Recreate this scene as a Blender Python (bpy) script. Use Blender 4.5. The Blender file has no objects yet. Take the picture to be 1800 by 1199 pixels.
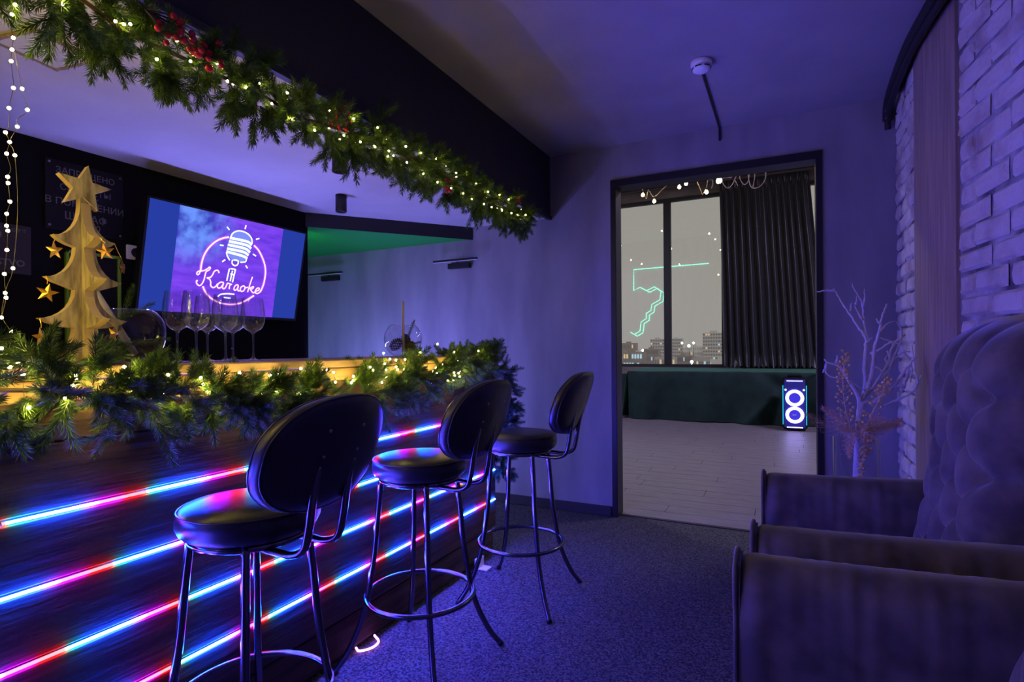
import bpy, bmesh, math, random
from mathutils import Vector, Matrix, noise
random.seed(7)
R = random.random
U = random.uniform
PI = math.pi
sc = bpy.context.scene
COL = sc.collection

# ------------------------------------------------------------------ camera, world, exposure
cam_d = bpy.data.cameras.new('camera')
cam = bpy.data.objects.new('camera', cam_d)
COL.objects.link(cam)
YAW, ROLL = math.radians(26.5), math.radians(0.4)
fw = Vector((-math.sin(YAW), math.cos(YAW), 0))
rt = Vector((math.cos(YAW), math.sin(YAW), 0))
up = Vector((0, 0, 1))
cr = rt * math.cos(ROLL) - up * math.sin(ROLL)
cu = up * math.cos(ROLL) + rt * math.sin(ROLL)
cam.matrix_world = Matrix(((cr.x, cu.x, -fw.x, 0), (cr.y, cu.y, -fw.y, 0), (cr.z, cu.z, -fw.z, 1.25), (0, 0, 0, 1)))
cam_d.sensor_width = 36
cam_d.lens = 970 / 1800 * 36
cam_d.shift_y = 13.9 / 1800
cam_d.clip_start = 0.02
cam_d.clip_end = 2000
sc.camera = cam

world = bpy.data.worlds.new('foggy_night_sky')
sc.world = world
world.use_nodes = True
wn = world.node_tree
bg = wn.nodes['Background']
bg.inputs[0].default_value = (0.31, 0.285, 0.262, 1)
bg.inputs[1].default_value = 1.35

sc.view_settings.view_transform = 'Standard'
sc.view_settings.look = 'None'
sc.view_settings.exposure = 0.0
sc.view_settings.gamma = 1.0
sc.view_settings.use_curve_mapping = False
sc.cycles.max_bounces = 6
sc.cycles.diffuse_bounces = 2
sc.cycles.glossy_bounces = 3
sc.cycles.transmission_bounces = 8
sc.cycles.transparent_max_bounces = 10
sc.cycles.caustics_reflective = False
sc.cycles.caustics_refractive = False

# light levels of the emitters, the added ones included
LED_GAIN = 760.0        # strips on the bar front
FAIRY = 420.0           # warm fairy lights
ADDED_BACKBAR = 175.0         # violet strips added behind the bar, unseen
HALL_BULB = 60.0
ADDED_HALL_LAMP = 150.0  # unseen lamps added to brighten the hall

# ceiling lamps added to light the hall, out of the doorway's view
def area(name, loc, rot, size, power, color):
    d = bpy.data.lights.new(name, 'AREA')
    d.shape = 'RECTANGLE'
    d.size, d.size_y = size
    d.energy = power
    d.color = color
    o = bpy.data.objects.new(name, d)
    o.location = loc
    o.rotation_euler = rot
    COL.objects.link(o)
    return o
area('added_hall_light', (2.2, 7.2, 4.3), (0, 0, 0), (1.2, 0.3), ADDED_HALL_LAMP, (0.56, 0.52, 1.0))
area('added_hall_light', (-5.0, 6.5, 4.3), (0, 0, 0), (1.2, 0.3), ADDED_HALL_LAMP, (0.56, 0.52, 1.0))

# ------------------------------------------------------------------ helpers
ORG = {}

def tag(o, label=None, cat=None, group=None, kind=None):
    if label: o['label'] = label
    if cat: o['category'] = cat
    if group: o['group'] = group
    if kind: o['kind'] = kind
    return o

def thing(name, label, cat, loc=(0, 0, 0), group=None, kind=None):
    o = bpy.data.objects.new(name, None)
    o.empty_display_size = 0.05
    COL.objects.link(o)
    o.location = loc
    ORG[o] = Vector(loc)
    return tag(o, label, cat, group, kind)

class MB:
    def __init__(s):
        s.v, s.f = [], []
    def add(s, vs, fs):
        n = len(s.v)
        s.v += [tuple(p) for p in vs]
        s.f += [tuple(i + n for i in q) for q in fs]
        return s
    def box(s, x0, x1, y0, y1, z0, z1):
        v = [(x, y, z) for x in (x0, x1) for y in (y0, y1) for z in (z0, z1)]
        return s.add(v, [(0, 1, 3, 2), (4, 6, 7, 5), (0, 4, 5, 1), (2, 3, 7, 6), (0, 2, 6, 4), (1, 5, 7, 3)])
    def bbox(s, x0, x1, y0, y1, z0, z1, b=0.004):
        # box with bevelled edges
        v = []
        for x, sx in ((x0, 1), (x1, -1)):
            for y, sy in ((y0, 1), (y1, -1)):
                for z, sz in ((z0, 1), (z1, -1)):
                    v += [(x, y + sy * b, z + sz * b), (x + sx * b, y, z + sz * b), (x + sx * b, y + sy * b, z)]
        def c(i, j, k): return (i * 4 + j * 2 + k) * 3
        f = []
        for i in (0, 1):
            q = [c(i, 0, 0), c(i, 0, 1), c(i, 1, 1), c(i, 1, 0)]
            f.append(tuple(q if i == 0 else q[::-1]))
            q = [c(0, i, 0) + 1, c(1, i, 0) + 1, c(1, i, 1) + 1, c(0, i, 1) + 1]
            f.append(tuple(q if i == 0 else q[::-1]))
            q = [c(0, 0, i) + 2, c(0, 1, i) + 2, c(1, 1, i) + 2, c(1, 0, i) + 2]
            f.append(tuple(q if i == 0 else q[::-1]))
        for j in (0, 1):
            for k in (0, 1):
                f.append((c(0, j, k) + 1, c(1, j, k) + 1, c(1, j, k) + 2, c(0, j, k) + 2))
                f.append((c(j, 0, k), c(j, 1, k), c(j, 1, k) + 2, c(j, 0, k) + 2))
                f.append((c(j, k, 0), c(j, k, 1), c(j, k, 1) + 1, c(j, k, 0) + 1))
        for i in (0, 1):
            for j in (0, 1):
                for k in (0, 1):
                    f.append((c(i, j, k), c(i, j, k) + 1, c(i, j, k) + 2))
        return s.add(v, f)
    def tube(s, pts, r, n=8, cap=True, flat=None):
        pts = [Vector(p) for p in pts]
        m = len(pts)
        rr = r if hasattr(r, '__len__') else [r] * m
        prev = None
        vs = []
        for i, p in enumerate(pts):
            t = (pts[min(i + 1, m - 1)] - pts[max(i - 1, 0)])
            if t.length < 1e-9: t = Vector((0, 0, 1))
            t.normalize()
            if prev is None:
                a = Vector((0, 0, 1)) if abs(t.z) < 0.9 else Vector((1, 0, 0))
                u = t.cross(a).normalized()
            else:
                u = prev - t * prev.dot(t)
                u = u.normalized() if u.length > 1e-6 else t.orthogonal().normalized()
            prev = u
            w = t.cross(u)
            for k in range(n):
                q = 2 * PI * k / n
                fl = flat if flat else 1.0
                vs.append(p + (u * math.cos(q) + w * math.sin(q) * fl) * rr[i])
        fs = []
        for i in range(m - 1):
            for k in range(n):
                a, b = i * n + k, i * n + (k + 1) % n
                fs.append((a, b, b + n, a + n))
        if cap:
            fs.append(tuple(range(n))[::-1])
            fs.append(tuple((m - 1) * n + k for k in range(n)))
        return s.add(vs, fs)
    def ring(s, c, r, rt_, n=40, m=8):
        vs, fs = [], []
        for i in range(n):
            a = 2 * PI * i / n
            for k in range(m):
                b = 2 * PI * k / m
                q = r + rt_ * math.cos(b)
                vs.append((c[0] + q * math.cos(a), c[1] + q * math.sin(a), c[2] + rt_ * math.sin(b)))
        for i in range(n):
            for k in range(m):
                fs.append((i * m + k, ((i + 1) % n) * m + k, ((i + 1) % n) * m + (k + 1) % m, i * m + (k + 1) % m))
        return s.add(vs, fs)
    def lathe(s, prof, c=(0, 0, 0), n=32, axis='z'):
        vs, fs = [], []
        m = len(prof)
        for i in range(n):
            a = 2 * PI * i / n
            for r, z in prof:
                if axis == 'z': vs.append((c[0] + r * math.cos(a), c[1] + r * math.sin(a), c[2] + z))
                elif axis == 'y': vs.append((c[0] + r * math.cos(a), c[1] + z, c[2] + r * math.sin(a)))
                else: vs.append((c[0] + z, c[1] + r * math.cos(a), c[2] + r * math.sin(a)))
        for i in range(n):
            for k in range(m - 1):
                fs.append((i * m + k, ((i + 1) % n) * m + k, ((i + 1) % n) * m + k + 1, i * m + k + 1))
        return s.add(vs, fs)
    def sphere(s, c, r, n=10, m=6):
        prof = [(max(1e-4, r * math.sin(PI * k / m)), -r * math.cos(PI * k / m)) for k in range(m + 1)]
        return s.lathe(prof, c, n)
    def prism(s, poly, o, u, w, nrm, th):
        # polygon (2-D) extruded along nrm by th, centred
        o, u, w, nrm = Vector(o), Vector(u), Vector(w), Vector(nrm)
        n = len(poly)
        a = [o + u * p[0] + w * p[1] - nrm * th / 2 for p in poly]
        b = [p + nrm * th for p in a]
        return s.add(a + b, [tuple(range(n))[::-1], tuple(range(n, 2 * n))] + [(i, (i + 1) % n, (i + 1) % n + n, i + n) for i in range(n)])
    def grid(s, fn, nu, nv):
        vs = [fn(i / nu, j / nv) for i in range(nu + 1) for j in range(nv + 1)]
        fs = [(i * (nv + 1) + j, (i + 1) * (nv + 1) + j, (i + 1) * (nv + 1) + j + 1, i * (nv + 1) + j + 1) for i in range(nu) for j in range(nv)]
        return s.add(vs, fs)
    def mesh(s, name, smooth=False, recalc=True):
        me = bpy.data.meshes.new(name)
        me.from_pydata(s.v, [], s.f)
        if recalc:
            bm = bmesh.new()
            bm.from_mesh(me)
            bmesh.ops.remove_doubles(bm, verts=bm.verts, dist=1e-5)
            bmesh.ops.recalc_face_normals(bm, faces=bm.faces)
            bm.to_mesh(me)
            bm.free()
        if smooth:
            me.polygons.foreach_set('use_smooth', [True] * len(me.polygons))
        me.update()
        return me
    def build(s, name, m, parent=None, smooth=False):
        o0 = ORG.get(parent, Vector((0, 0, 0))) if parent else Vector((0, 0, 0))
        if parent:
            s.v = [(p[0] - o0.x, p[1] - o0.y, p[2] - o0.z) for p in s.v]
        else:
            xs, ys, zs = zip(*s.v)
            o0 = Vector(((min(xs) + max(xs)) / 2, (min(ys) + max(ys)) / 2, min(zs)))
            s.v = [(p[0] - o0.x, p[1] - o0.y, p[2] - o0.z) for p in s.v]
        me = s.mesh(name, smooth)
        me.materials.append(m)
        o = bpy.data.objects.new(name, me)
        COL.objects.link(o)
        if parent: o.parent = parent
        else: o.location = o0
        ORG[o] = Vector(o0)
        return o

def inst(name, me, parent, loc, rot=(0, 0, 0), scale=(1, 1, 1), matrix=None):
    # a copy of a shared piece; loc in world space (parents carry no rotation)
    o = bpy.data.objects.new(name, me)
    COL.objects.link(o)
    if parent: o.parent = parent
    base = ORG.get(parent, Vector((0, 0, 0))) if parent else Vector((0, 0, 0))
    if matrix is not None:
        mm = matrix.copy()
        mm.translation = mm.translation - base
        o.matrix_local = mm
        ORG[o] = matrix.translation.copy()
    else:
        o.location = Vector(loc) - base
        o.rotation_euler = rot
        o.scale = scale
        ORG[o] = Vector(loc)
    return o

def copy_tree(o, parent=None):
    c = o.copy()
    COL.objects.link(c)
    if parent: c.parent = parent
    for ch in list(o.children):
        copy_tree(ch, c)
    return c

def struct(name, mb, m, parent=None, smooth=False):
    o = mb.build(name, m, parent, smooth)
    if not parent: o['kind'] = 'structure'
    return o

def frame(direction, roll=0.0):
    # rotation matrix whose z axis is direction
    z = Vector(direction).normalized()
    x = z.orthogonal().normalized()
    y = z.cross(x)
    m = Matrix((x, y, z)).transposed()
    return m @ Matrix.Rotation(roll, 3, 'Z')

def spline(pts, n):
    # Catmull-Rom through the points
    pts = [Vector(p) for p in pts]
    P = [pts[0] * 2 - pts[1]] + pts + [pts[-1] * 2 - pts[-2]]
    out = []
    for i in range(1, len(P) - 2):
        for k in range(n):
            t = k / n
            a, b, c, d = P[i - 1], P[i], P[i + 1], P[i + 2]
            out.append(0.5 * ((2 * b) + (c - a) * t + (2 * a - 5 * b + 4 * c - d) * t * t + (3 * b - a - 3 * c + d) * t ** 3))
    out.append(pts[-1])
    return out

# ------------------------------------------------------------------ materials
def mat(name, color, rough=0.6, metal=0.0, color2=None, nscale=8.0, stretch=(1, 1, 1), bump=0.0, bscale=None, spec=0.5, coat=0.0, sheen=0.0, detail=4.0, lo=0.35, hi=0.65, bstretch=None, world=False, tint=(1, 1, 1)):
    m = bpy.data.materials.new(name)
    m.use_nodes = True
    nt = m.node_tree
    b = nt.nodes['Principled BSDF']
    b.inputs['Base Color'].default_value = (*color, 1)
    b.inputs['Roughness'].default_value = rough
    b.inputs['Metallic'].default_value = metal
    b.inputs['Specular IOR Level'].default_value = spec
    b.inputs['Coat Weight'].default_value = coat
    b.inputs['Sheen Weight'].default_value = sheen
    if sheen:
        b.inputs['Sheen Roughness'].default_value = 0.4
        b.inputs['Sheen Tint'].default_value = (*tint, 1)
    tc = nt.nodes.new('ShaderNodeNewGeometry' if world else 'ShaderNodeTexCoord')
    co = tc.outputs['Position' if world else 'Object']
    if color2:
        mp = nt.nodes.new('ShaderNodeMapping')
        mp.inputs['Scale'].default_value = stretch
        nt.links.new(co, mp.inputs[0])
        n = nt.nodes.new('ShaderNodeTexNoise')
        n.inputs['Scale'].default_value = nscale
        n.inputs['Detail'].default_value = detail
        nt.links.new(mp.outputs[0], n.inputs[0])
        r = nt.nodes.new('ShaderNodeValToRGB')
        r.color_ramp.elements[0].position = lo
        r.color_ramp.elements[1].position = hi
        r.color_ramp.elements[0].color = (*color, 1)
        r.color_ramp.elements[1].color = (*color2, 1)
        nt.links.new(n.outputs[0], r.inputs[0])
        nt.links.new(r.outputs[0], b.inputs['Base Color'])
    if bump:
        mp = nt.nodes.new('ShaderNodeMapping')
        mp.inputs['Scale'].default_value = bstretch or stretch
        nt.links.new(co, mp.inputs[0])
        n = nt.nodes.new('ShaderNodeTexNoise')
        n.inputs['Scale'].default_value = bscale or nscale
        n.inputs['Detail'].default_value = 5
        nt.links.new(mp.outputs[0], n.inputs[0])
        bp = nt.nodes.new('ShaderNodeBump')
        bp.inputs['Strength'].default_value = bump
        bp.inputs['Distance'].default_value = 0.01
        nt.links.new(n.outputs[0], bp.inputs['Height'])
        nt.links.new(bp.outputs[0], b.inputs['Normal'])
    return m

def emit(name, color, strength):
    m = bpy.data.materials.new(name)
    m.use_nodes = True
    nt = m.node_tree
    nt.nodes.clear()
    e = nt.nodes.new('ShaderNodeEmission')
    e.inputs[0].default_value = (*color, 1)
    e.inputs[1].default_value = strength
    o = nt.nodes.new('ShaderNodeOutputMaterial')
    nt.links.new(e.outputs[0], o.inputs[0])
    if name.startswith('lit_window') or name.endswith('_picture') or name.startswith('street_lamp'):
        m.cycles.emission_sampling = 'NONE'     # too faint or far away to light the room
    return m

def glass(name, color=(1, 1, 1), ior=1.45, rough=0.0):
    m = bpy.data.materials.new(name)
    m.use_nodes = True
    nt = m.node_tree
    nt.nodes.clear()
    g = nt.nodes.new('ShaderNodeBsdfGlass')
    g.inputs['Color'].default_value = (*color, 1)
    g.inputs['IOR'].default_value = ior
    g.inputs['Roughness'].default_value = rough
    o = nt.nodes.new('ShaderNodeOutputMaterial')
    nt.links.new(g.outputs[0], o.inputs[0])
    return m

def pane_glass(name, ior=1.9):
    # thin window glass: clear, with the Fresnel mirror image of the room in it
    m = bpy.data.materials.new(name)
    m.use_nodes = True
    nt = m.node_tree
    nt.nodes.clear()
    t = nt.nodes.new('ShaderNodeBsdfTransparent')
    t.inputs[0].default_value = (0.93, 0.95, 0.94, 1)
    g = nt.nodes.new('ShaderNodeBsdfGlossy')
    g.inputs['Roughness'].default_value = 0.0
    fr = nt.nodes.new('ShaderNodeFresnel')
    fr.inputs[0].default_value = ior
    mx = nt.nodes.new('ShaderNodeMixShader')
    o = nt.nodes.new('ShaderNodeOutputMaterial')
    nt.links.new(fr.outputs[0], mx.inputs[0])
    nt.links.new(t.outputs[0], mx.inputs[1])
    nt.links.new(g.outputs[0], mx.inputs[2])
    nt.links.new(mx.outputs[0], o.inputs[0])
    return m

def shell_glass(name, power=3.5, base=0.05):
    # thin blown glass: clear face on, mirror-like towards its outline
    m = bpy.data.materials.new(name)
    m.use_nodes = True
    nt = m.node_tree
    nt.nodes.clear()
    t = nt.nodes.new('ShaderNodeBsdfTransparent')
    t.inputs[0].default_value = (0.94, 0.94, 0.95, 1)
    g = nt.nodes.new('ShaderNodeBsdfGlossy')
    g.inputs['Roughness'].default_value = 0.02
    lw = nt.nodes.new('ShaderNodeLayerWeight')
    lw.inputs[0].default_value = 0.5
    pw = nt.nodes.new('ShaderNodeMath'); pw.operation = 'POWER'; pw.inputs[1].default_value = power
    ml = nt.nodes.new('ShaderNodeMath'); ml.operation = 'MULTIPLY_ADD'; ml.inputs[1].default_value = 0.85; ml.inputs[2].default_value = base
    mx = nt.nodes.new('ShaderNodeMixShader')
    o = nt.nodes.new('ShaderNodeOutputMaterial')
    nt.links.new(lw.outputs['Facing'], pw.inputs[0])
    nt.links.new(pw.outputs[0], ml.inputs[0])
    nt.links.new(ml.outputs[0], mx.inputs[0])
    nt.links.new(t.outputs[0], mx.inputs[1])
    nt.links.new(g.outputs[0], mx.inputs[2])
    nt.links.new(mx.outputs[0], o.inputs[0])
    return m

def led_mat(name, red_y, period=0.31):
    # colour-cycling strip: red > green-cyan > blue > magenta along its length (world Y through the object's own Y)
    m = bpy.data.materials.new(name)
    m.use_nodes = True
    nt = m.node_tree
    nt.nodes.clear()
    ge = nt.nodes.new('ShaderNodeNewGeometry')
    sp = nt.nodes.new('ShaderNodeSeparateXYZ')
    nt.links.new(ge.outputs['Position'], sp.inputs[0])
    a = nt.nodes.new('ShaderNodeMath'); a.operation = 'SUBTRACT'; a.inputs[1].default_value = red_y - period * 10
    d = nt.nodes.new('ShaderNodeMath'); d.operation = 'DIVIDE'; d.inputs[1].default_value = period
    fr = nt.nodes.new('ShaderNodeMath'); fr.operation = 'FRACT'
    nt.links.new(sp.outputs[1], a.inputs[0]); nt.links.new(a.outputs[0], d.inputs[0]); nt.links.new(d.outputs[0], fr.inputs[0])
    r = nt.nodes.new('ShaderNodeValToRGB')
    cols = [(0.0, (0.065, 0.0008, 0.0010)), (0.075, (0.065, 0.0010, 0.0010)), (0.10, (0.002, 0.045, 0.03)), (0.17, (0.002, 0.06, 0.12)), (0.25, (0.005, 0.042, 1.0)),
            (0.56, (0.007, 0.038, 1.0)), (0.70, (0.065, 0.0010, 0.24)), (0.84, (0.065, 0.0008, 0.12)), (0.90, (0.065, 0.0008, 0.0010))]
    el = r.color_ramp.elements
    el[0].position, el[0].color = cols[0][0], (*cols[0][1], 1)
    el[1].position, el[1].color = cols[-1][0], (*cols[-1][1], 1)
    for p, c in cols[1:-1]:
        e = el.new(p); e.color = (*c, 1)
    nt.links.new(fr.outputs[0], r.inputs[0])
    e = nt.nodes.new('ShaderNodeEmission')
    e.inputs[1].default_value = LED_GAIN
    nt.links.new(r.outputs[0], e.inputs[0])
    o = nt.nodes.new('ShaderNodeOutputMaterial')
    nt.links.new(e.outputs[0], o.inputs[0])
    return m

M = dict(
    carpet=mat('charcoal_carpet', (0.010, 0.010, 0.008), 0.95, color2=(0.145, 0.14, 0.095), nscale=125, bump=0.25, bscale=125, detail=1.5, lo=0.36, hi=0.70),
    ceiling=mat('grey_ceiling_paint', (0.30, 0.29, 0.285), 0.85, color2=(0.34, 0.33, 0.32), nscale=3, bump=0.12, bscale=220),
    barceil=mat('pale_plaster_ceiling', (0.60, 0.585, 0.57), 0.85, color2=(0.68, 0.66, 0.64), nscale=2.5, bump=0.1, bscale=40),
    beam=mat('black_beam_paint', (0.022, 0.021, 0.023), 0.8, bump=0.05, bscale=60),
    black=mat('black_wall_paint', (0.004, 0.004, 0.005), 0.85, spec=0.15, bump=0.03, bscale=60),
    blacktrim=mat('black_trim', (0.010, 0.010, 0.011), 0.45),
    wall=mat('slate_plaster', (0.23, 0.225, 0.245), 0.75, color2=(0.32, 0.31, 0.33), nscale=2.2, stretch=(2.2, 1, 0.6), bump=0.08, bscale=90),
    green=mat('green_soffit_paint', (0.015, 0.45, 0.06), 0.7),
    plain=mat('dark_grey_paint', (0.10, 0.10, 0.11), 0.8),
    mortar=mat('rough_whitewash_mortar', (0.10, 0.095, 0.10), 0.95, color2=(0.52, 0.50, 0.50), nscale=6, bump=1.0, bscale=40),
    board=mat('weathered_wood_board', (0.27, 0.20, 0.15), 0.7, color2=(0.38, 0.29, 0.22), nscale=4, stretch=(14, 14, 0.7), bump=0.25, bscale=8),
    baseboard=mat('dark_baseboard', (0.03, 0.028, 0.03), 0.5),
    hallwall=mat('hall_plaster', (0.42, 0.38, 0.34), 0.85, color2=(0.5, 0.46, 0.42), nscale=2),
    halldark=mat('hall_dark_upper_wall', (0.24, 0.19, 0.16), 0.8, color2=(0.34, 0.28, 0.24), nscale=3, stretch=(1, 1, 4)),
    frame=mat('dark_window_frame', (0.035, 0.03, 0.034), 0.5),
    plank_floor=mat('grey_brown_laminate', (0.22, 0.185, 0.185), 0.42, color2=(0.31, 0.265, 0.26), nscale=5, stretch=(0.8, 9, 1), bump=0.05, bscale=14, world=True),
    plank=mat('dark_stained_plank', (0.060, 0.038, 0.026), 0.75, color2=(0.13, 0.083, 0.052), nscale=3.0, spec=0.2, stretch=(6, 0.9, 14), bump=0.25, bscale=5, detail=6),
    top=mat('pine_bar_top', (0.30, 0.185, 0.085), 0.5, color2=(0.42, 0.27, 0.13), nscale=4, stretch=(8, 0.8, 12), bump=0.12, bscale=6),
    needle=mat('green_fir_needle', (0.035, 0.085, 0.010), 0.55, color2=(0.075, 0.15, 0.018), nscale=30, spec=0.3),
    needle_dark=mat('dark_fir_needle', (0.018, 0.055, 0.024), 0.55, spec=0.3),
    twigbark=mat('brown_twig', (0.06, 0.035, 0.02), 0.8),
    wire=mat('clear_copper_wire', (0.05, 0.04, 0.03), 0.5),
    bulb=emit('warm_fairy_bulb', (1.0, 0.74, 0.16), FAIRY),
    bulb_up=emit('warm_fairy_bulb_beam', (1.0, 0.74, 0.16), FAIRY * 0.40),
    berry=mat('red_berry', (0.45, 0.012, 0.015), 0.25, spec=0.6),
    treewood=mat('washed_pine', (0.13, 0.10, 0.065), 0.8, color2=(0.46, 0.37, 0.235), nscale=11, stretch=(4, 4, 0.9), bump=0.25, bscale=30, detail=9, lo=0.33, hi=0.62),
    treeedge=mat('pale_cut_pine', (0.5, 0.37, 0.19), 0.65),
    gold=mat('brushed_gold', (0.75, 0.45, 0.10), 0.32, 1.0, bump=0.05, bscale=200),
    copper=mat('antique_gold', (0.42, 0.22, 0.06), 0.35, 0.9),
    glass=shell_glass('clear_glass'),
    wineglass=shell_glass('clear_wine_glass', 2.0, 0.11),
    pane=pane_glass('window_glass'),
    cone=mat('pine_cone_brown', (0.06, 0.032, 0.018), 0.7),
    candle=mat('grey_candle_wax', (0.45, 0.42, 0.45), 0.5),
    tvframe=mat('black_plastic', (0.008, 0.008, 0.009), 0.3),
    leather=mat('black_vinyl', (0.012, 0.011, 0.013), 0.34, bump=0.06, bscale=350, spec=0.55),
    piping=mat('black_piping', (0.02, 0.018, 0.02), 0.3),
    chrome=mat('dark_chrome', (0.15, 0.15, 0.17), 0.22, 1.0),
    screw=mat('screw_metal', (0.35, 0.33, 0.33), 0.3, 1.0),
    velvet=mat('grey_blue_velvet', (0.060, 0.050, 0.038), 0.85, color2=(0.165, 0.14, 0.105), nscale=9, bump=0.15, bscale=30, sheen=0.45),
    curtain=mat('black_satin', (0.045, 0.045, 0.048), 0.30, spec=1.0, sheen=0.35),
    cloth=mat('dark_green_velvet', (0.003, 0.016, 0.014), 0.8, color2=(0.007, 0.032, 0.025), nscale=6, sheen=0.7, tint=(0.35, 0.9, 0.6)),
    white=mat('white_plastic', (0.75, 0.74, 0.74), 0.45),
    slot=mat('dark_slot', (0.02, 0.02, 0.025), 0.6),
    branch=mat('white_painted_branch', (0.72, 0.69, 0.70), 0.8, bump=0.8, bscale=90),
    fern=mat('copper_brown_fern', (0.95, 0.62, 0.32), 0.45, color2=(0.95, 0.72, 0.45), nscale=40),
    goldberry=mat('gold_berry', (0.95, 0.66, 0.30), 0.25, 0.35),
    sign=mat('black_sign_panel', (0.006, 0.0055, 0.008), 0.6, spec=0.2),
    sign2=mat('smoky_acrylic_panel', (0.03, 0.024, 0.033), 0.5, spec=0.3),
    signtext=mat('grey_sign_print', (0.13, 0.125, 0.14), 0.6),
    lime=mat('lime_green_plastic', (0.16, 0.32, 0.02), 0.4),
    cable=mat('cream_cable', (0.70, 0.58, 0.40), 0.6),
    pipe=mat('brown_pipe', (0.09, 0.07, 0.06), 0.5),
    hose=mat('black_hose', (0.012, 0.011, 0.014), 0.5, bump=0.3, bscale=60),
)
M['brick'] = mat('whitewashed_brick', (0.62, 0.575, 0.50), 0.9, color2=(0.40, 0.31, 0.26), nscale=5, bump=0.8, bscale=32, detail=9, lo=0.47, hi=0.66, world=True)

# ================================================================== the setting
struct('floor', MB().box(-5.2, 1.9, -3.0, 4.06, -0.1, 0.0), M['carpet'])
struct('ceiling', MB().box(-1.70, 1.9, -3.0, 4.0, 2.75, 2.90), M['ceiling'])
struct('ceiling_bar', MB().box(-5.2, -1.676, -3.0, 4.0, 2.27, 2.90), M['barceil'])
# the step between the two ceilings: a black fascia with a slim trim along its lower edge
struct('wall_fascia', MB().box(-1.676, -1.652, -3.0, 4.0, 2.272, 2.75), M['beam'])
struct('trim_1', MB().bbox(-1.672, -1.638, -3.0, 3.998, 2.254, 2.285, 0.003), M['blacktrim'])
# back wall with the doorway, going up into the hall behind
wb = MB()
wb.box(-5.2, -1.150, 4.0, 4.12, 0, 4.8)
wb.box(0.190, 3.6, 4.0, 4.12, 0, 4.8)
wb.box(-1.150, 0.190, 4.0, 4.12, 2.475, 4.8)
struct('wall_back', wb, M['wall'])
struct('wall_left', MB().box(-3.32, -3.19, -3.0, 3.0, 0, 2.27), M['black'])
struct('wall_niche', MB().box(-5.2, -5.1, 2.0, 4.0, 0, 2.27), M['wall'])
struct('wall_front', MB().box(-5.2, 1.9, -3.1, -3.0, 0, 2.9), M['plain'])
# the dropped green soffit in the niche behind the end of the black wall
sf = MB()
poly = [(-3.19, 2.985), (-2.375, 4.0), (-5.1, 4.0), (-5.1, 2.985)]
v = [(x, y, 2.17) for x, y in poly] + [(x, y, 2.268) for x, y in poly]
sf.add(v, [(0, 1, 2, 3), (7, 6, 5, 4), (0, 4, 5, 1), (1, 5, 6, 2), (2, 6, 7, 3), (3, 7, 4, 0)])
struct('trim_2', sf, M['green'])
ff = MB()
a_, b_ = Vector((-3.185, 2.975, 0)), Vector((-2.36, 3.998, 0))
n_ = Vector((b_.y - a_.y, -(b_.x - a_.x), 0)).normalized() * 0.012
ff.add([a_ + Vector((0, 0, 2.166)), b_ + Vector((0, 0, 2.166)), b_ + Vector((0, 0, 2.269)), a_ + Vector((0, 0, 2.269)),
        a_ + n_ + Vector((0, 0, 2.166)), b_ + n_ + Vector((0, 0, 2.166)), b_ + n_ + Vector((0, 0, 2.269)), a_ + n_ + Vector((0, 0, 2.269))],
       [(0, 1, 2, 3), (4, 5, 6, 7), (0, 1, 5, 4), (1, 2, 6, 5), (2, 3, 7, 6), (3, 0, 4, 7)])
struct('trim_3', ff, M['blacktrim'])

# right wall: straight stretch by the corner, then flaring out towards the viewer
wr_pts = [(0.60, 4.0), (0.595, 3.2), (0.70, 2.37), (1.15, -1.3), (1.5, -3.0)]
def wr_x(y):
    if y >= 4.0: return 0.60
    for (x0, y0), (x1, y1) in zip(wr_pts, wr_pts[1:]):
        if y1 <= y <= y0: return x0 + (x1 - x0) * (y0 - y) / (y0 - y1)
    return wr_pts[-1][0]
wr = MB()
for (x0, y0), (x1, y1) in zip(wr_pts, wr_pts[1:]):
    wr.add([(x0, y0, 0), (x1, y1, 0), (x1, y1, 2.75), (x0, y0, 2.75), (1.9, y0, 0), (1.9, y1, 0), (1.9, y1, 2.75), (1.9, y0, 2.75)],
           [(0, 1, 2, 3), (4, 5, 6, 7), (0, 1, 5, 4), (3, 2, 6, 7), (0, 3, 7, 4), (1, 2, 6, 5)])
wall_right = struct('wall_right', wr, M['mortar'])
# bricks, three shared shapes with worn edges
def brick_mesh(seed):
    rnd = random.Random(seed)
    m = MB()
    nx, nz = 6, 3
    def fn(u, w):
        e = min(u, 1 - u, w, 1 - w)
        d = 0.014 if 0.02 < e else 0.0
        y, z = (u - 0.5), (w - 0.5)
        if e < 0.02:
            y *= 0.99 + 0.02 * rnd.random(); z *= 0.98 + 0.03 * rnd.random()
        else:
            y *= 0.97 + 0.05 * rnd.random(); z *= 0.96 + 0.06 * rnd.random()
            d += rnd.uniform(-0.005, 0.004)
            if e < 0.25: d -= 0.003
        return (-d, y, z)
    us = [0, 0.06, 0.3, 0.5, 0.72, 0.94, 1]
    ws = [0, 0.14, 0.5, 0.86, 1]
    vs = [fn(u, w) for u in us for w in ws]
    n = len(ws)
    fs = [(i * n + j, (i + 1) * n + j, (i + 1) * n + j + 1, i * n + j + 1) for i in range(len(us) - 1) for j in range(n - 1)]
    m.add(vs, fs)
    me = m.mesh('brick', recalc=False)
    for p in me.polygons:
        pass
    me.flip_normals()
    me.materials.append(M['brick'])
    return me
BR = [brick_mesh(k) for k in range(5)]
rnd = random.Random(3)
course = 0.0905
nb = 0
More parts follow.
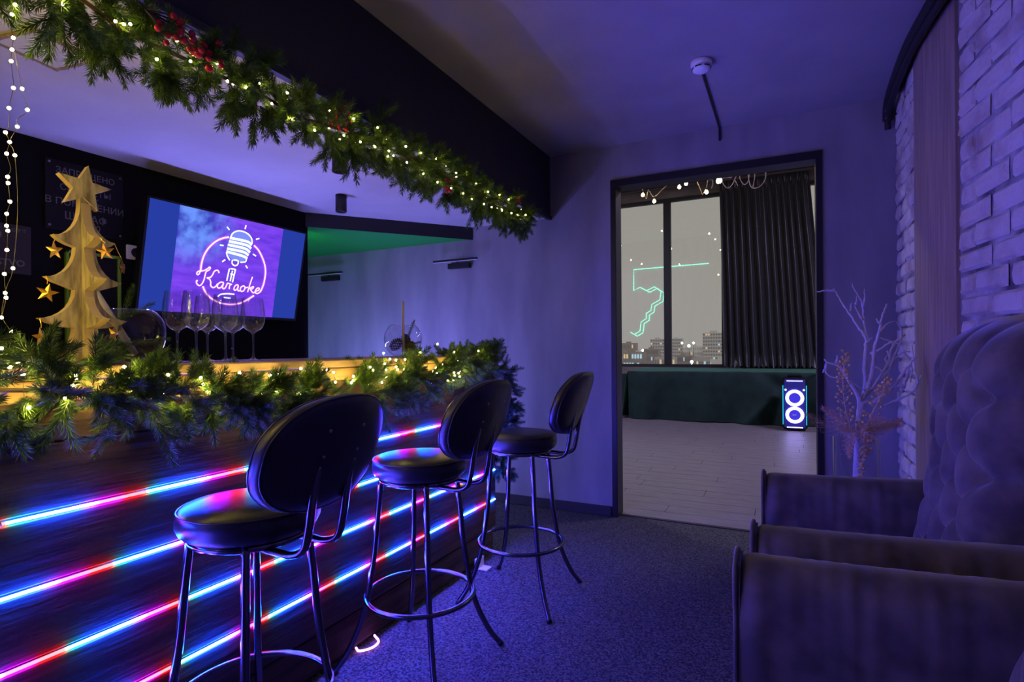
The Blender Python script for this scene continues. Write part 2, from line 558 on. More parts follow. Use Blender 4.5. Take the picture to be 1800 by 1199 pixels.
for (ya, yb) in ((3.44, 3.995), (1.38, 2.835)):
    for c in range(30):
        z = 0.045 + c * course
        if z > 2.70: break
        y = yb - (0.0 if c % 2 else 0.13) - rnd.uniform(0, 0.02)
        top = yb
        edges = []
        e = yb
        first = 0.26 if c % 2 else 0.135
        while e > ya + 0.04:
            w = min(first if e == yb else rnd.uniform(0.24, 0.275), e - ya)
            if e - w - ya < 0.06: w = e - ya
            edges.append((e - w, e)); e -= w
        for (p, q) in edges:
            yc, L = (p + q) / 2, (q - p) - rnd.uniform(0.010, 0.018)
            x0 = wr_x(yc)
            slope = math.atan2(wr_x(yc - 0.1) - wr_x(yc + 0.1), 0.2)
            o = inst('brick', rnd.choice(BR), wall_right, (x0 + rnd.uniform(-0.006, 0.004), yc, z + rnd.uniform(-0.004, 0.004)),
                     (rnd.uniform(-0.02, 0.02), 0, slope + rnd.uniform(-0.02, 0.02)), (1, L, course - rnd.uniform(0.008, 0.016)))
            nb += 1
# the flat wooden board let into the brickwork
bd = MB()
y0, y1 = 2.85, 3.425
x0, x1 = wr_x(y0), wr_x(y1)
xm = min(wr_x(3.2), 0.595)
bd.add([(x1 - 0.014, y1, 0.0), (xm - 0.014, 3.2, 0.0), (x0 - 0.014, y0, 0.0), (x1 - 0.014, y1, 2.70), (xm - 0.014, 3.2, 2.70), (x0 - 0.014, y0, 2.70),
        (x1 + 0.02, y1, 0.0), (xm + 0.02, 3.2, 0.0), (x0 + 0.02, y0, 0.0), (x1 + 0.02, y1, 2.70), (xm + 0.02, 3.2, 2.70), (x0 + 0.02, y0, 2.70)],
       [(0, 1, 4, 3), (1, 2, 5, 4), (6, 7, 10, 9), (7, 8, 11, 10), (0, 3, 9, 6), (2, 5, 11, 8), (3, 4, 10, 9), (4, 5, 11, 10), (0, 1, 7, 6), (1, 2, 8, 7)])
struct('trim_4', bd, M['board'])
# baseboard of the back wall, left of the door
struct('baseboard_back', MB().bbox(-3.1, -1.172, 3.982, 3.999, 0.0, 0.075, 0.004), M['baseboard'])
struct('baseboard_right', MB().bbox(0.21, 0.595, 3.985, 3.999, 0.0, 0.075, 0.004), M['baseboard'])
# door frame: black lining without a door
door = thing('door_1', None, None, (-0.48, 4.0, 0), kind='structure')
MB().bbox(-1.166, -1.125, 3.985, 4.135, 0, 2.49, 0.003).build('jamb', M['blacktrim'], door)
MB().bbox(0.168, 0.204, 3.985, 4.135, 0, 2.49, 0.003).build('jamb', M['blacktrim'], door)
MB().bbox(-1.166, 0.204, 3.984, 4.136, 2.44, 2.492, 0.003).build('lintel', M['blacktrim'], door)
MB().bbox(-1.125, 0.168, 4.05, 4.085, 0.0, 0.006, 0.002).build('threshold', M['frame'], door)

# black hose sagging along the top of the right wall
hs = [(0.548, 3.965, 2.60), (0.548, 3.93, 2.69), (0.545, 3.7, 2.72), (0.542, 3.3, 2.72), (0.56, 3.0, 2.72), (0.59, 2.7, 2.72), (0.63, 2.4, 2.72), (0.68, 2.0, 2.72)]
h = MB().tube(spline(hs, 6), 0.028, 10).build('cable_hose', M['hose'], None, True)
tag(h, 'thick black cable hose running along the top of the brick wall', 'hose')
h2 = MB().tube(spline([(x + 0.0, y, z - 0.052) for x, y, z in hs], 6), 0.017, 8).build('cable_conduit', M['hose'], None, True)
tag(h2, 'thinner black conduit just below the thick cable hose on brick wall', 'conduit')

# ------------------------------------------------------------------ the hall behind the doorway
struct('floor_hall', MB().box(-6.0, 3.6, 4.06, 11.4, -0.1, -0.012), M['frame'])
hall_floor = bpy.data.objects['floor_hall']
pm = []
for k in range(3):
    me = MB().bbox(-0.5, 0.5, -0.5, 0.5, -0.5, 0.5, 0.012).mesh('plank')
    me.materials.append(M['plank_floor'])
    pm.append(me)
rnd = random.Random(11)
y = 4.086
row = 0
while y < 11.2:
    w = 0.192
    x = -6.0 + rnd.uniform(0, 1.2)
    if row > 30: break
    xs = [-4.6 - rnd.uniform(0, 1.2)]
    while xs[-1] < 2.6: xs.append(xs[-1] + 1.29)
    for a, b in zip(xs, xs[1:]):
        inst('plank', pm[row % 3], hall_floor, ((a + b) / 2, y + w / 2, -0.006), (0, 0, 0), (b - a - 0.004, w - 0.004, 0.012 + rnd.uniform(0, 0.0012)))
    y += w
    row += 1
struct('ceiling_hall', MB().box(-6.0, 3.6, 4.12, 11.5, 4.8, 4.9), M['hallwall'])
struct('wall_hall_left', MB().box(-6.1, -6.0, 4.12, 11.5, 0, 4.8), M['hallwall'])
struct('wall_hall_right', MB().box(3.6, 3.7, 4.12, 11.5, 0, 4.8), M['hallwall'])
ww = MB()
ww.box(-6.0, 3.6, 11.25, 11.5, 0, 0.875)
ww.box(-6.0, 3.6, 11.25, 11.5, 4.225, 4.8)
ww.box(-6.0, -5.3, 11.25, 11.5, 0.875, 4.225)
ww.box(2.7, 3.6, 11.25, 11.5, 0.875, 4.225)
struct('wall_hall_window', ww, M['halldark'])
# pipes and a beam under the hall ceiling, over the windows
struct('trim_5', MB().bbox(-6.0, 3.6, 11.0, 11.2, 4.42, 4.60, 0.01), M['halldark'])
# window: frame, mullions and panes of glass
win = thing('window_1', None, None, (-1.3, 11.3, 0.875), kind='structure')
MB().bbox(-5.3, 2.7, 11.24, 11.36, 0.870, 0.925, 0.005).build('sill_rail', M['frame'], win)
MB().bbox(-5.3, 2.7, 11.24, 11.36, 4.165, 4.23, 0.005).build('head_rail', M['frame'], win)
mull = [-5.27, -4.31, -3.22, -2.135, -1.05, 0.02, 0.62, 1.6, 2.67]
for x in mull:
    MB().bbox(x - 0.066, x + 0.066, 11.23, 11.37, 0.92, 4.17, 0.005).build('mullion', M['frame'], win)
for a, b in zip(mull, mull[1:]):
    MB().box(a + 0.066, b - 0.066, 11.295, 11.301, 0.925, 4.165).build('pane', M['pane'], win)

# ================================================================== the bar
bar = thing('bar_counter', 'long wooden bar counter of dark planks with a pine top', 'bar counter', (-1.85, 1.2, 0))
YB0, YB1 = -0.7, 2.97
zs = [0.012, 0.165, 0.338, 0.516, 0.689, 0.860, 1.030, 1.165]
for k, (a, b) in enumerate(zip(zs, zs[1:])):
    g = 0.0075 if k < 6 else 0.003
    MB().bbox(-1.632, -1.600 if k else -1.618, YB0, YB1, a + (g if 1 <= k <= 5 else 0.002), b - (g if 1 <= k + 1 <= 5 else 0.002), 0.003).build('plank', M['plank'], bar)
MB().box(-1.668, -1.634, YB0, YB1 - 0.004, 0.02, 1.16).build('backing_panel', M['blacktrim'], bar)
MB().bbox(-2.08, -1.636, YB1 - 0.03, YB1, 0.012, 1.165, 0.003).build('end_panel', M['plank'], bar)
# the top: two pine boards on a front rail
MB().bbox(-1.86, -1.585, YB0, YB1 + 0.02, 1.182, 1.212, 0.004).build('top_board', M['top'], bar)
MB().bbox(-2.12, -1.864, YB0, YB1 + 0.02, 1.182, 1.212, 0.004).build('top_board', M['top'], bar)
MB().bbox(-1.630, -1.592, YB0, YB1 + 0.01, 1.130, 1.179, 0.003).build('front_rail', M['top'], bar)
# LED strips in the grooves
for k, (z, ry, ys) in enumerate(((0.860, 0.895, 0.575), (0.689, 0.809, -0.6), (0.517, 0.70, -0.6), (0.338, 0.984, -0.6))):
    m = led_mat('led_strip_colours', ry)
    names = ['uppermost', 'second highest', 'third highest', 'lowest']
    o = MB().bbox(-1.6005, -1.5952, ys, YB1 - 0.012, z - 0.0032, z + 0.0032, 0.0006).build('led_strip', m)
    tag(o, 'glowing multicolour light strip on the bar front, %s of the four' % names[k], 'light strip', 'light strips on the bar front')
M['led_white'] = emit('led_strip_end_light', (0.5, 0.16, 1.0), 10.0)
o = MB().tube(spline([(-1.612, 1.76, 0.012), (-1.585, 1.75, 0.010), (-1.555, 1.79, 0.010), (-1.56, 1.84, 0.011), (-1.60, 1.86, 0.02)], 5), 0.0045, 8).build('led_strip_end', M['led_white'])
tag(o, 'loose curled end of a light strip glowing on the carpet', 'light strip')
cl = MB().tube([(-1.596, 0.545, 0.860), (-1.594, 0.60, 0.861)], 0.006, 8).build('strip_connector', M['white'])
tag(cl, 'small pale plug at the start of the uppermost light strip', 'plug')
# small white socket and plug on the carpet by the end of the bar
sk = thing('floor_socket', 'small white power socket on the carpet beside the bar end', 'socket', (-1.54, 2.73, 0))
MB().bbox(-1.575, -1.515, 2.70, 2.765, 0.001, 0.010, 0.003).build('base', M['white'], sk)
MB().bbox(-1.592, -1.570, 2.695, 2.77, 0.001, 0.062, 0.003).build('faceplate', M['white'], sk)

# shelf and violet strips, added unseen behind the counter to light the bar
shf = thing('added_back_bar_shelf', 'unseen dark shelf added behind the bar to carry violet strips', 'shelf', (-3.05, 1.9, 0))
MB().bbox(-3.188, -2.92, 0.4, 2.98, 1.06, 1.09, 0.003).build('shelf_board', M['blacktrim'], shf)
for y in (0.6, 1.7, 2.8):
    MB().bbox(-3.188, -2.96, y - 0.015, y + 0.015, 0.0, 1.06, 0.003).build('upright', M['blacktrim'], shf)
M['violet2'] = emit('added_violet_led_bright', (0.22, 0.21, 1.0), ADDED_BACKBAR * 2.6)  # upright strip, added to brighten the back wall
M['violet'] = emit('added_violet_led', (0.23, 0.20, 1.0), ADDED_BACKBAR)
o = MB().bbox(-2.95, -2.925, 1.5, 2.95, 1.091, 1.101, 0.002).build('added_violet_strip', M['violet'])
tag(o, 'added unseen violet light strip along the edge of the back shelf', 'light strip')
MB().bbox(-2.972, -2.955, 0.4, 2.95, 1.09, 1.15, 0.002).build('light_block_lip', M['blacktrim'], shf)  # added lip that keeps the violet light off the black wall
MB().bbox(-3.188, -2.92, 2.955, 2.98, 0.0, 1.06, 0.003).build('end_panel', M['blacktrim'], shf)  # added to carry the upright violet strip
o = MB().bbox(-3.02, -2.99, 2.981, 2.989, 0.25, 1.05, 0.002).build('added_violet_strip', M['violet2'])
tag(o, 'added unseen violet light strip standing upright behind the bar counter', 'light strip')
M['greenled'] = emit('added_green_led', (0.04, 1.0, 0.30), 45.0)  # unseen green strip added to light the soffit
o = MB().bbox(-3.36, -3.325, 2.55, 2.97, 1.80, 1.82, 0.002).build('added_green_strip', M['greenled'])
tag(o, 'added unseen green light strip on the rear of the black wall', 'light strip')
# ================================================================== stools
def make_stool():
    st = thing('bar_stool', 'x', 'stool', (0, 0, 0), 'black bar stools at the counter')
    # round cushion
    prof = [(0.0005, 0.747), (0.10, 0.746), (0.165, 0.747), (0.178, 0.755), (0.187, 0.773), (0.188, 0.793), (0.184, 0.811), (0.172, 0.823), (0.13, 0.830), (0.07, 0.833), (0.0005, 0.834)]
    sm = MB()
    n = 56
    vs, fs = [], []
    m = len(prof)
    for i in range(n):
        a = 2 * PI * i / n
        for r, z in prof:
            wr_ = 0.0
            if 0.753 < z < 0.808: wr_ = 0.0025 * noise.noise((math.cos(a) * 9, math.sin(a) * 9, z * 60))
            vs.append(((r + wr_) * math.cos(a), (r + wr_) * math.sin(a), z))
    for i in range(n):
        for k in range(m - 1):
            fs.append((i * m + k, ((i + 1) % n) * m + k, ((i + 1) % n) * m + k + 1, i * m + k + 1))
    sm.add(vs, fs)
    seat = sm.build('seat', M['leather'], st, True)
    MB().ring((0, 0, 0.815), 0.1835, 0.0028, 56, 6).build('piping', M['piping'], seat, True)
    # frame under the cushion
    fm = MB().ring((0, 0, 0.735), 0.150, 0.011, 40, 8)
    fm.tube([(-0.15, 0, 0.735), (0.15, 0, 0.735)], 0.009, 8)
    fm.tube([(0, -0.15, 0.735), (0, 0.15, 0.735)], 0.009, 8)
    fm.build('seat_frame', M['chrome'], st, True)
    for a in (45, 135, 225, 315):
        q = math.radians(a)
        pr = [(0.150, 0.743), (0.163, 0.63), (0.180, 0.45), (0.203, 0.30), (0.222, 0.22), (0.250, 0.145), (0.292, 0.065), (0.338, 0.006)]
        pts = spline([(r * math.cos(q), r * math.sin(q), z) for r, z in pr], 4)
        leg = MB().tube(pts, 0.0115, 10).build('leg', M['chrome'], st, True)
        MB().tube([pts[-1] + Vector((-0.01 * math.cos(q), -0.01 * math.sin(q), 0.012)), pts[-1] + Vector((0, 0, -0.004))], 0.0135, 10).build('foot_cap', M['tvframe'], leg, True)
    MB().ring((0, 0, 0.272), 0.214, 0.010, 56, 8).build('foot_ring', M['chrome'], st, True)
    # two bent bars carry the back
    for s in (-1, 1):
        y = 0.062 * s
        pts = spline([(0.02, y, 0.729), (0.16, y, 0.722), (0.220, y, 0.722), (0.262, y, 0.742), (0.279, y, 0.795), (0.292, y, 0.87), (0.305, y, 0.93), (0.313, y, 0.96)], 5)
        b = MB().tube(pts, 0.013, 10, flat=0.72).build('back_bar', M['chrome'], st, True)
        for z, x in ((0.985, 0.327), (1.05, 0.350)):
            MB().lathe([(0.0003, 0.0), (0.0055, 0.001), (0.0055, 0.004), (0.0003, 0.005)], (x, y, z), 10, 'x').build('screw', M['screw'], b, True)
    # padded oval back, slightly curved round the sitter
    bk = MB()
    nu, nv = 56, 14
    W, Hh, T = 0.215, 0.152, 0.050
    zc, tilt = 0.985, 0.34
    def pad(side, rr, a):
        # superellipse outline
        ca, sa = math.cos(a), math.sin(a)
        e = 2.35
        k = (abs(ca) ** e + abs(sa) ** e) ** (-1 / e)
        y, z = W * rr * k * ca, Hh * rr * k * sa
        th = T * (max(0.0, 1 - rr ** 7)) ** 0.42
        if side > 0: th *= 0.62
        wv = 0.0022 * noise.noise((y * 22, z * 22, side * 3.0)) if rr > 0.6 else 0
        x = 0.303 + side * (th + wv) - 0.10 * (y / W) ** 2 * 0.35 + z * tilt
        return (x, y, zc + z)
    rad = [0.0, 0.3, 0.55, 0.72, 0.84, 0.91, 0.955, 0.985, 1.0]
    rows = [(-1, r) for r in rad] + [(1, r) for r in rad[::-1][1:]]
    vs = [pad(s_, max(r, 0.001), 2 * PI * i / nu) for (s_, r) in rows for i in range(nu)]
    fs = [(j * nu + i, j * nu + (i + 1) % nu, (j + 1) * nu + (i + 1) % nu, (j + 1) * nu + i) for j in range(len(rows) - 1) for i in range(nu)]
    bk.add(vs, fs)
    back = bk.build('backrest', M['leather'], st, True)
    for s_ in (-1, 1):
        MB().tube([pad(s_, 0.972, 2 * PI * i / 60) for i in range(61)], 0.0032, 6, False).build('piping', M['piping'], back, True)
    return st
st0 = make_stool()
spots = [((-1.368, 1.072), 2, 'black vinyl bar stool nearest the viewer, backrest hiding the strips'),
         ((-1.33, 1.825), 0, 'middle black vinyl bar stool with colour reflections on its round seat'),
         ((-1.225, 2.545), 3, 'farthest black vinyl bar stool, next to the slate wall and doorway')]
stools = [st0] + [copy_tree(st0) for _ in spots[1:]]
for s, ((x, y), a, lab) in zip(stools, spots):
    s.location = (x, y, 0)
    s.rotation_euler = (0, 0, math.radians(a))
    s['label'] = lab

# ================================================================== armchairs
def make_armchair(label, ox, oy):
    ch = thing('armchair', label, 'armchair', (0, 0, 0), 'tufted velvet armchairs by the brick wall')
    V = M['velvet']
    W = 0.36     # half distance between arm centres
    # base, front rail and seat cushion
    MB().bbox(-0.02, 0.56, -W + 0.04, W - 0.04, 0.10, 0.31, 0.02).build('base', V, ch)
    def cush(u, w):
        s, t = u * 2 - 1, w * 2 - 1
        e = (max(0, 1 - abs(s) ** 5)) ** 0.4 * (max(0, 1 - abs(t) ** 5)) ** 0.4
        return (0.24 + s * 0.30, t * (W - 0.055), 0.335 + 0.105 * e + 0.012 * noise.noise((s * 2, t * 2, 1)))
    cm = MB().grid(cush, 24, 24)
    cm.box(-0.058, 0.538, -W + 0.057, W - 0.057, 0.312, 0.337)
    cm.build('seat_cushion', V, ch, True)
    # arms: thick panels with a rolled top, pleated along the roll, rising slightly to the back
    for sd in (-1, 1):
        am = MB()
        n = 26
        xs = [-0.085 + 0.66 * (k / 60) for k in range(61)]
        vs = []
        for k, x in enumerate(xs):
            f = k / 60
            cap = min(1.0, f / 0.03) ** 0.5 if f < 0.03 else 1.0
            zt = 0.752 + 0.030 * f * f + 0.004 * math.sin(f * 3)
            pl_ = 0.007 * noise.noise((x * 34, 3.0 * sd, 0.2)) + 0.003 * noise.noise((x * 90, 1.0, sd))
            for j in range(n):
                a = 2 * PI * j / n
                ca, sa = math.cos(a), math.sin(a)
                # rounded tall section
                hy = 0.058 if sa > -0.2 else 0.050
                yy = hy * (abs(ca) ** 0.6) * (1 if ca > 0 else -1)
                zz = (zt - 0.10) + 0.10 * max(0, sa) ** 0.75 if sa >= 0 else (zt - 0.10) - (zt - 0.10 - 0.09) * abs(sa) ** 0.5
                bulge = 0.012 * math.exp(-((zz - (zt - 0.055)) / 0.045) ** 2)
                yy += (bulge + pl_ * max(0.0, 1 - max(0.0, (zt - 0.09 - zz)) / 0.16)) * (1 if ca > 0 else -1)
                fold = 0.010 * noise.noise((x * 9 + zz * 6, zz * 3, sd * 5.0)) if zz < zt - 0.1 else 0
                yy += fold
                vs.append((x, sd * W + yy * (0.86 + 0.14 * cap), zz if cap == 1 else (zz - 0.01 * (1 - cap))))
        fs = [(k * n + j, k * n + (j + 1) % n, (k + 1) * n + (j + 1) % n, (k + 1) * n + j) for k in range(60) for j in range(n)]
        fs += [tuple(range(n)), tuple(60 * n + j for j in range(n))]
        am.add(vs, fs)
        arm = am.build('armrest', V, ch, True)
        # front facing panel of the arm with a piped edge
        pts = [(-0.094, sd * W + y_, z_) for y_, z_ in [(-0.047, 0.10), (-0.047, 0.45), (-0.052, 0.62), (-0.066, 0.70), (-0.05, 0.745), (0, 0.76), (0.05, 0.745), (0.066, 0.70), (0.052, 0.62), (0.047, 0.45), (0.047, 0.10)]]
        MB().tube(spline(pts, 5), 0.006, 6).build('piping', V, arm, True)
        pn = MB().prism([(p[1] - sd * W, p[2]) for p in pts], (-0.09, sd * W, 0), (0, 1, 0), (0, 0, 1), (1, 0, 0), 0.014)
        pn.build('front_panel', V, arm, False)
    # deep buttoned back
    bx = MB()
    hw, z0, z1 = 0.335, 0.40, 1.285
    rows = 8
    btn = []
    for r in range(rows):
        z = 0.50 + r * 0.102
        cols = [-0.225, -0.075, 0.075, 0.225] if r % 2 == 0 else [-0.15, 0.0, 0.15]
        btn += [(c, z) for c in cols]
    seams = []
    for (c, z) in btn:
        for (c2, z2) in btn:
            if z2 > z and abs(z2 - z - 0.102) < 0.01 and abs(abs(c2 - c) - 0.075) < 0.01: seams.append(((c, z), (c2, z2)))
    top_btn = [(c, z) for c, z in btn if z > 0.50 + (rows - 1) * 0.102 - 0.01]
    for c, z in top_btn: seams.append(((c, z), (c * 1.12, z1 + 0.02)))
    for s_ in (-1, 1):
        for r in range(rows):
            if r % 2 == 0: seams.append(((s_ * 0.225, 0.50 + r * 0.102), (s_ * 0.34, 0.50 + r * 0.102 + 0.01)))
    def dseg(p, s):
        (ax, az), (bx_, bz) = s
        dx, dz = bx_ - ax, bz - az
        t = max(0, min(1, ((p[0] - ax) * dx + (p[1] - az) * dz) / (dx * dx + dz * dz)))
        return math.hypot(p[0] - ax - t * dx, p[1] - az - t * dz)
    def topz(y): return z1 + 0.055 * (1 - (y / hw) ** 2) - 0.10 * max(0, abs(y / hw) - 0.8) / 0.2 * 0.4
    NU, NV = 110, 150
    def bfn(u, w):
        su, sw = math.sin((u - 0.5) * PI), math.sin((w - 0.5) * PI)
        su = 0.35 * su + 0.65 * (u * 2 - 1) if False else su
        y = hw * su
        zt = topz(y)
        zmid, zh = (z0 + zt) / 2, (zt - z0) / 2
        z = zmid + zh * sw
        e = max(0, 1 - abs(su) ** 4.5) ** 0.5 * max(0, 1 - abs(sw) ** 9) ** 0.5
        d = min(dseg((y, z), s) for s in seams)
        db = min(math.hypot(y - c, z - q) for c, q in btn)
        t = 0.115 * e + 0.040 * e
        t -= (0.022 * math.exp(-(d / 0.017) ** 1.5) + 0.006 * math.exp(-(d / 0.04) ** 2)) * min(1, e * 1.3) * (0.75 + 0.5 * noise.noise((y * 7, z * 7, 4))) + 0.034 * math.exp(-(db / 0.026) ** 1.4) + 0.004 * math.sin(40 * y + 6 * noise.noise((y * 4, z * 5, 9))) * math.exp(-(db / 0.06) ** 2)
        t += 0.004 * noise.noise((y * 16, z * 9, 2.0)) * e
        lean = 0.15 * min(0.0, z - 0.9) + 0.03 * max(0.0, z - 0.9) + (0.05 * ((z - 1.13) / 0.2) ** 2 if z > 1.13 else 0)
        return (0.556 + lean - t, y, z)
    bx.grid(bfn, NU, NV)
    bx_back = bx.build('backrest', V, ch, True)
    # plain rear of the back
    rb = MB()
    def rfn(u, w):
        su, sw = (u - 0.5) * 2, (w - 0.5) * 2
        y = hw * su
        zt = topz(y)
        z = (z0 + zt) / 2 + (zt - z0) / 2 * sw
        lean = 0.15 * min(0.0, z - 0.9) + 0.03 * max(0.0, z - 0.9) + (0.05 * ((z - 1.13) / 0.2) ** 2 if z > 1.13 else 0)
        return (0.557 + lean + 0.006 * max(0, 1 - su ** 6) * max(0, 1 - sw ** 6), y, z)
    rb.grid(rfn, 16, 24)
    rb.build('rear_panel', V, bx_back, True)
    bme = MB().sphere((0, 0, 0), 0.011, 10, 6).mesh('button', True)
    bme.materials.append(V)
    for c, z in btn:
        lean = 0.15 * min(0.0, z - 0.9) + 0.03 * max(0.0, z - 0.9) + (0.05 * ((z - 1.13) / 0.2) ** 2 if z > 1.13 else 0)
        b = inst('button', bme, bx_back, (0.556 + lean - 0.155 + 0.066, c, z))
    for sx in (0.0, 0.5):
        for sy in (-1, 1):
            MB().tube([(sx, sy * 0.30, 0.11), (sx, sy * 0.30, 0.0)], [0.026, 0.018], 10).build('leg', M['tvframe'], ch, True)
    ch.location = (ox, oy, 0)
    return ch
make_armchair('grey-blue velvet armchair with tall tufted back, farther from the viewer', 0.005, 2.045)
make_armchair('grey-blue velvet armchair in the near corner, only its rolled arm showing', -0.018, 1.075)

# ================================================================== television with the karaoke picture
tv = thing('television', 'large television on the black wall showing a neon karaoke picture', 'television', (-3.0625, 2.282, 1.768))
TC, TU, TN = Vector((-3.0625, 2.282, 1.768)), Vector((0.19194, 0, 0.98141)), Vector((0.98141, 0, -0.19194))
TR = Vector((0, 1, 0))
def tp(s, t, d=0.0): return TC + TR * s + TU * t + TN * d
def slab(mb, s0, s1, t0, t1, d0, d1):
    v = [tp(s, t, d) for d in (d0, d1) for s in (s0, s1) for t in (t0, t1)]
    mb.add(v, [(0, 1, 3, 2), (4, 6, 7, 5), (0, 4, 5, 1), (2, 3, 7, 6), (0, 2, 6, 4), (1, 5, 7, 3)])
    return mb
slab(MB(), -0.540, 0.537, -0.315, 0.309, -0.045, -0.004).build('case', M['tvframe'], tv)
bz = MB()
for q in ((-0.540, -0.527, -0.315, 0.309), (0.524, 0.537, -0.315, 0.309), (-0.540, 0.537, -0.315, -0.298), (-0.540, 0.537, 0.299, 0.309)):
    slab(bz, *q, -0.004, 0.004)
bz.build('bezel', M['tvframe'], tv)
slab(MB(), -0.12, 0.12, -0.10, 0.10, -0.12, -0.045).build('wall_bracket', M['tvframe'], tv)
# screen: blue side bars, violet picture in the middle
def screen_mat():
    m = bpy.data.materials.new('television_picture')
    m.use_nodes = True
    nt = m.node_tree
    nt.nodes.clear()
    L = nt.links.new
    tc = nt.nodes.new('ShaderNodeTexCoord')
    sp = nt.nodes.new('ShaderNodeSeparateXYZ')
    L(tc.outputs['Object'], sp.inputs[0])
    n1 = nt.nodes.new('ShaderNodeTexNoise'); n1.inputs['Scale'].default_value = 9; n1.inputs['Detail'].default_value = 6
    mp = nt.nodes.new('ShaderNodeMapping'); mp.inputs['Scale'].default_value = (1, 0.8, 3.5)
    L(tc.outputs['Object'], mp.inputs[0]); L(mp.outputs[0], n1.inputs[0])
    r = nt.nodes.new('ShaderNodeValToRGB')
    r.color_ramp.elements[0].position, r.color_ramp.elements[0].color = 0.3, (0.13, 0.035, 0.72, 1)
    r.color_ramp.elements[1].position, r.color_ramp.elements[1].color = 0.75, (0.24, 0.07, 0.95, 1)
    L(n1.outputs[0], r.inputs[0])
    # bluish blotches top left
    n2 = nt.nodes.new('ShaderNodeTexNoise'); n2.inputs['Scale'].default_value = 11; n2.inputs['Detail'].default_value = 5
    L(tc.outputs['Object'], n2.inputs[0])
    r2 = nt.nodes.new('ShaderNodeValToRGB')
    r2.color_ramp.elements[0].position, r2.color_ramp.elements[0].color = 0.40, (0.04, 0.05, 0.5, 1)
    r2.color_ramp.elements[1].position, r2.color_ramp.elements[1].color = 0.64, (0.15, 0.30, 1.0, 1)
    L(n2.outputs[0], r2.inputs[0])
    vm = nt.nodes.new('ShaderNodeVectorMath'); vm.operation = 'DISTANCE'
    vm.inputs[1].default_value = (0.04, -0.28, 0.22)
    L(tc.outputs['Object'], vm.inputs[0])
    mr = nt.nodes.new('ShaderNodeMapRange'); mr.inputs[1].default_value = 0.10; mr.inputs[2].default_value = 0.30; mr.inputs[3].default_value = 1; mr.inputs[4].default_value = 0
    L(vm.outputs['Value'], mr.inputs[0])
    mx = nt.nodes.new('ShaderNodeMixRGB'); L(mr.outputs[0], mx.inputs[0]); L(r.outputs[0], mx.inputs[1]); L(r2.outputs[0], mx.inputs[2])
    # side bars
    ab = nt.nodes.new('ShaderNodeMath'); ab.operation = 'ADD'; ab.inputs[1].default_value = 0.014
    L(sp.outputs[1], ab.inputs[0])
    ab2 = nt.nodes.new('ShaderNodeMath'); ab2.operation = 'ABSOLUTE'; L(ab.outputs[0], ab2.inputs[0])
    gt = nt.nodes.new('ShaderNodeMath'); gt.operation = 'GREATER_THAN'; gt.inputs[1].default_value = 0.35; L(ab2.outputs[0], gt.inputs[0])
    mx2 = nt.nodes.new('ShaderNodeMixRGB'); mx2.inputs[2].default_value = (0.018, 0.045, 0.36, 1)
    L(gt.outputs[0], mx2.inputs[0]); L(mx.outputs[0], mx2.inputs[1])
    e = nt.nodes.new('ShaderNodeEmission'); e.inputs[1].default_value = 1.0
    L(mx2.outputs[0], e.inputs[0])
    g = nt.nodes.new('ShaderNodeBsdfGlossy'); g.inputs['Roughness'].default_value = 0.12; g.inputs[0].default_value = (0.04, 0.04, 0.04, 1)
    ad = nt.nodes.new('ShaderNodeAddShader'); L(e.outputs[0], ad.inputs[0]); L(g.outputs[0], ad.inputs[1])
    o = nt.nodes.new('ShaderNodeOutputMaterial'); L(ad.outputs[0], o.inputs[0])
    return m
screen = slab(MB(), -0.527, 0.524, -0.298, 0.299, -0.004, 0.001).build('screen', screen_mat(), tv)
M['neon_pink'] = emit('pink_neon_picture', (1.0, 0.55, 1.0), 2.2)
M['neon_glow'] = emit('pink_glow_picture', (0.55, 0.10, 1.0), 1.0)
M['neon_white'] = emit('white_neon_picture', (0.75, 0.92, 1.0), 2.2)
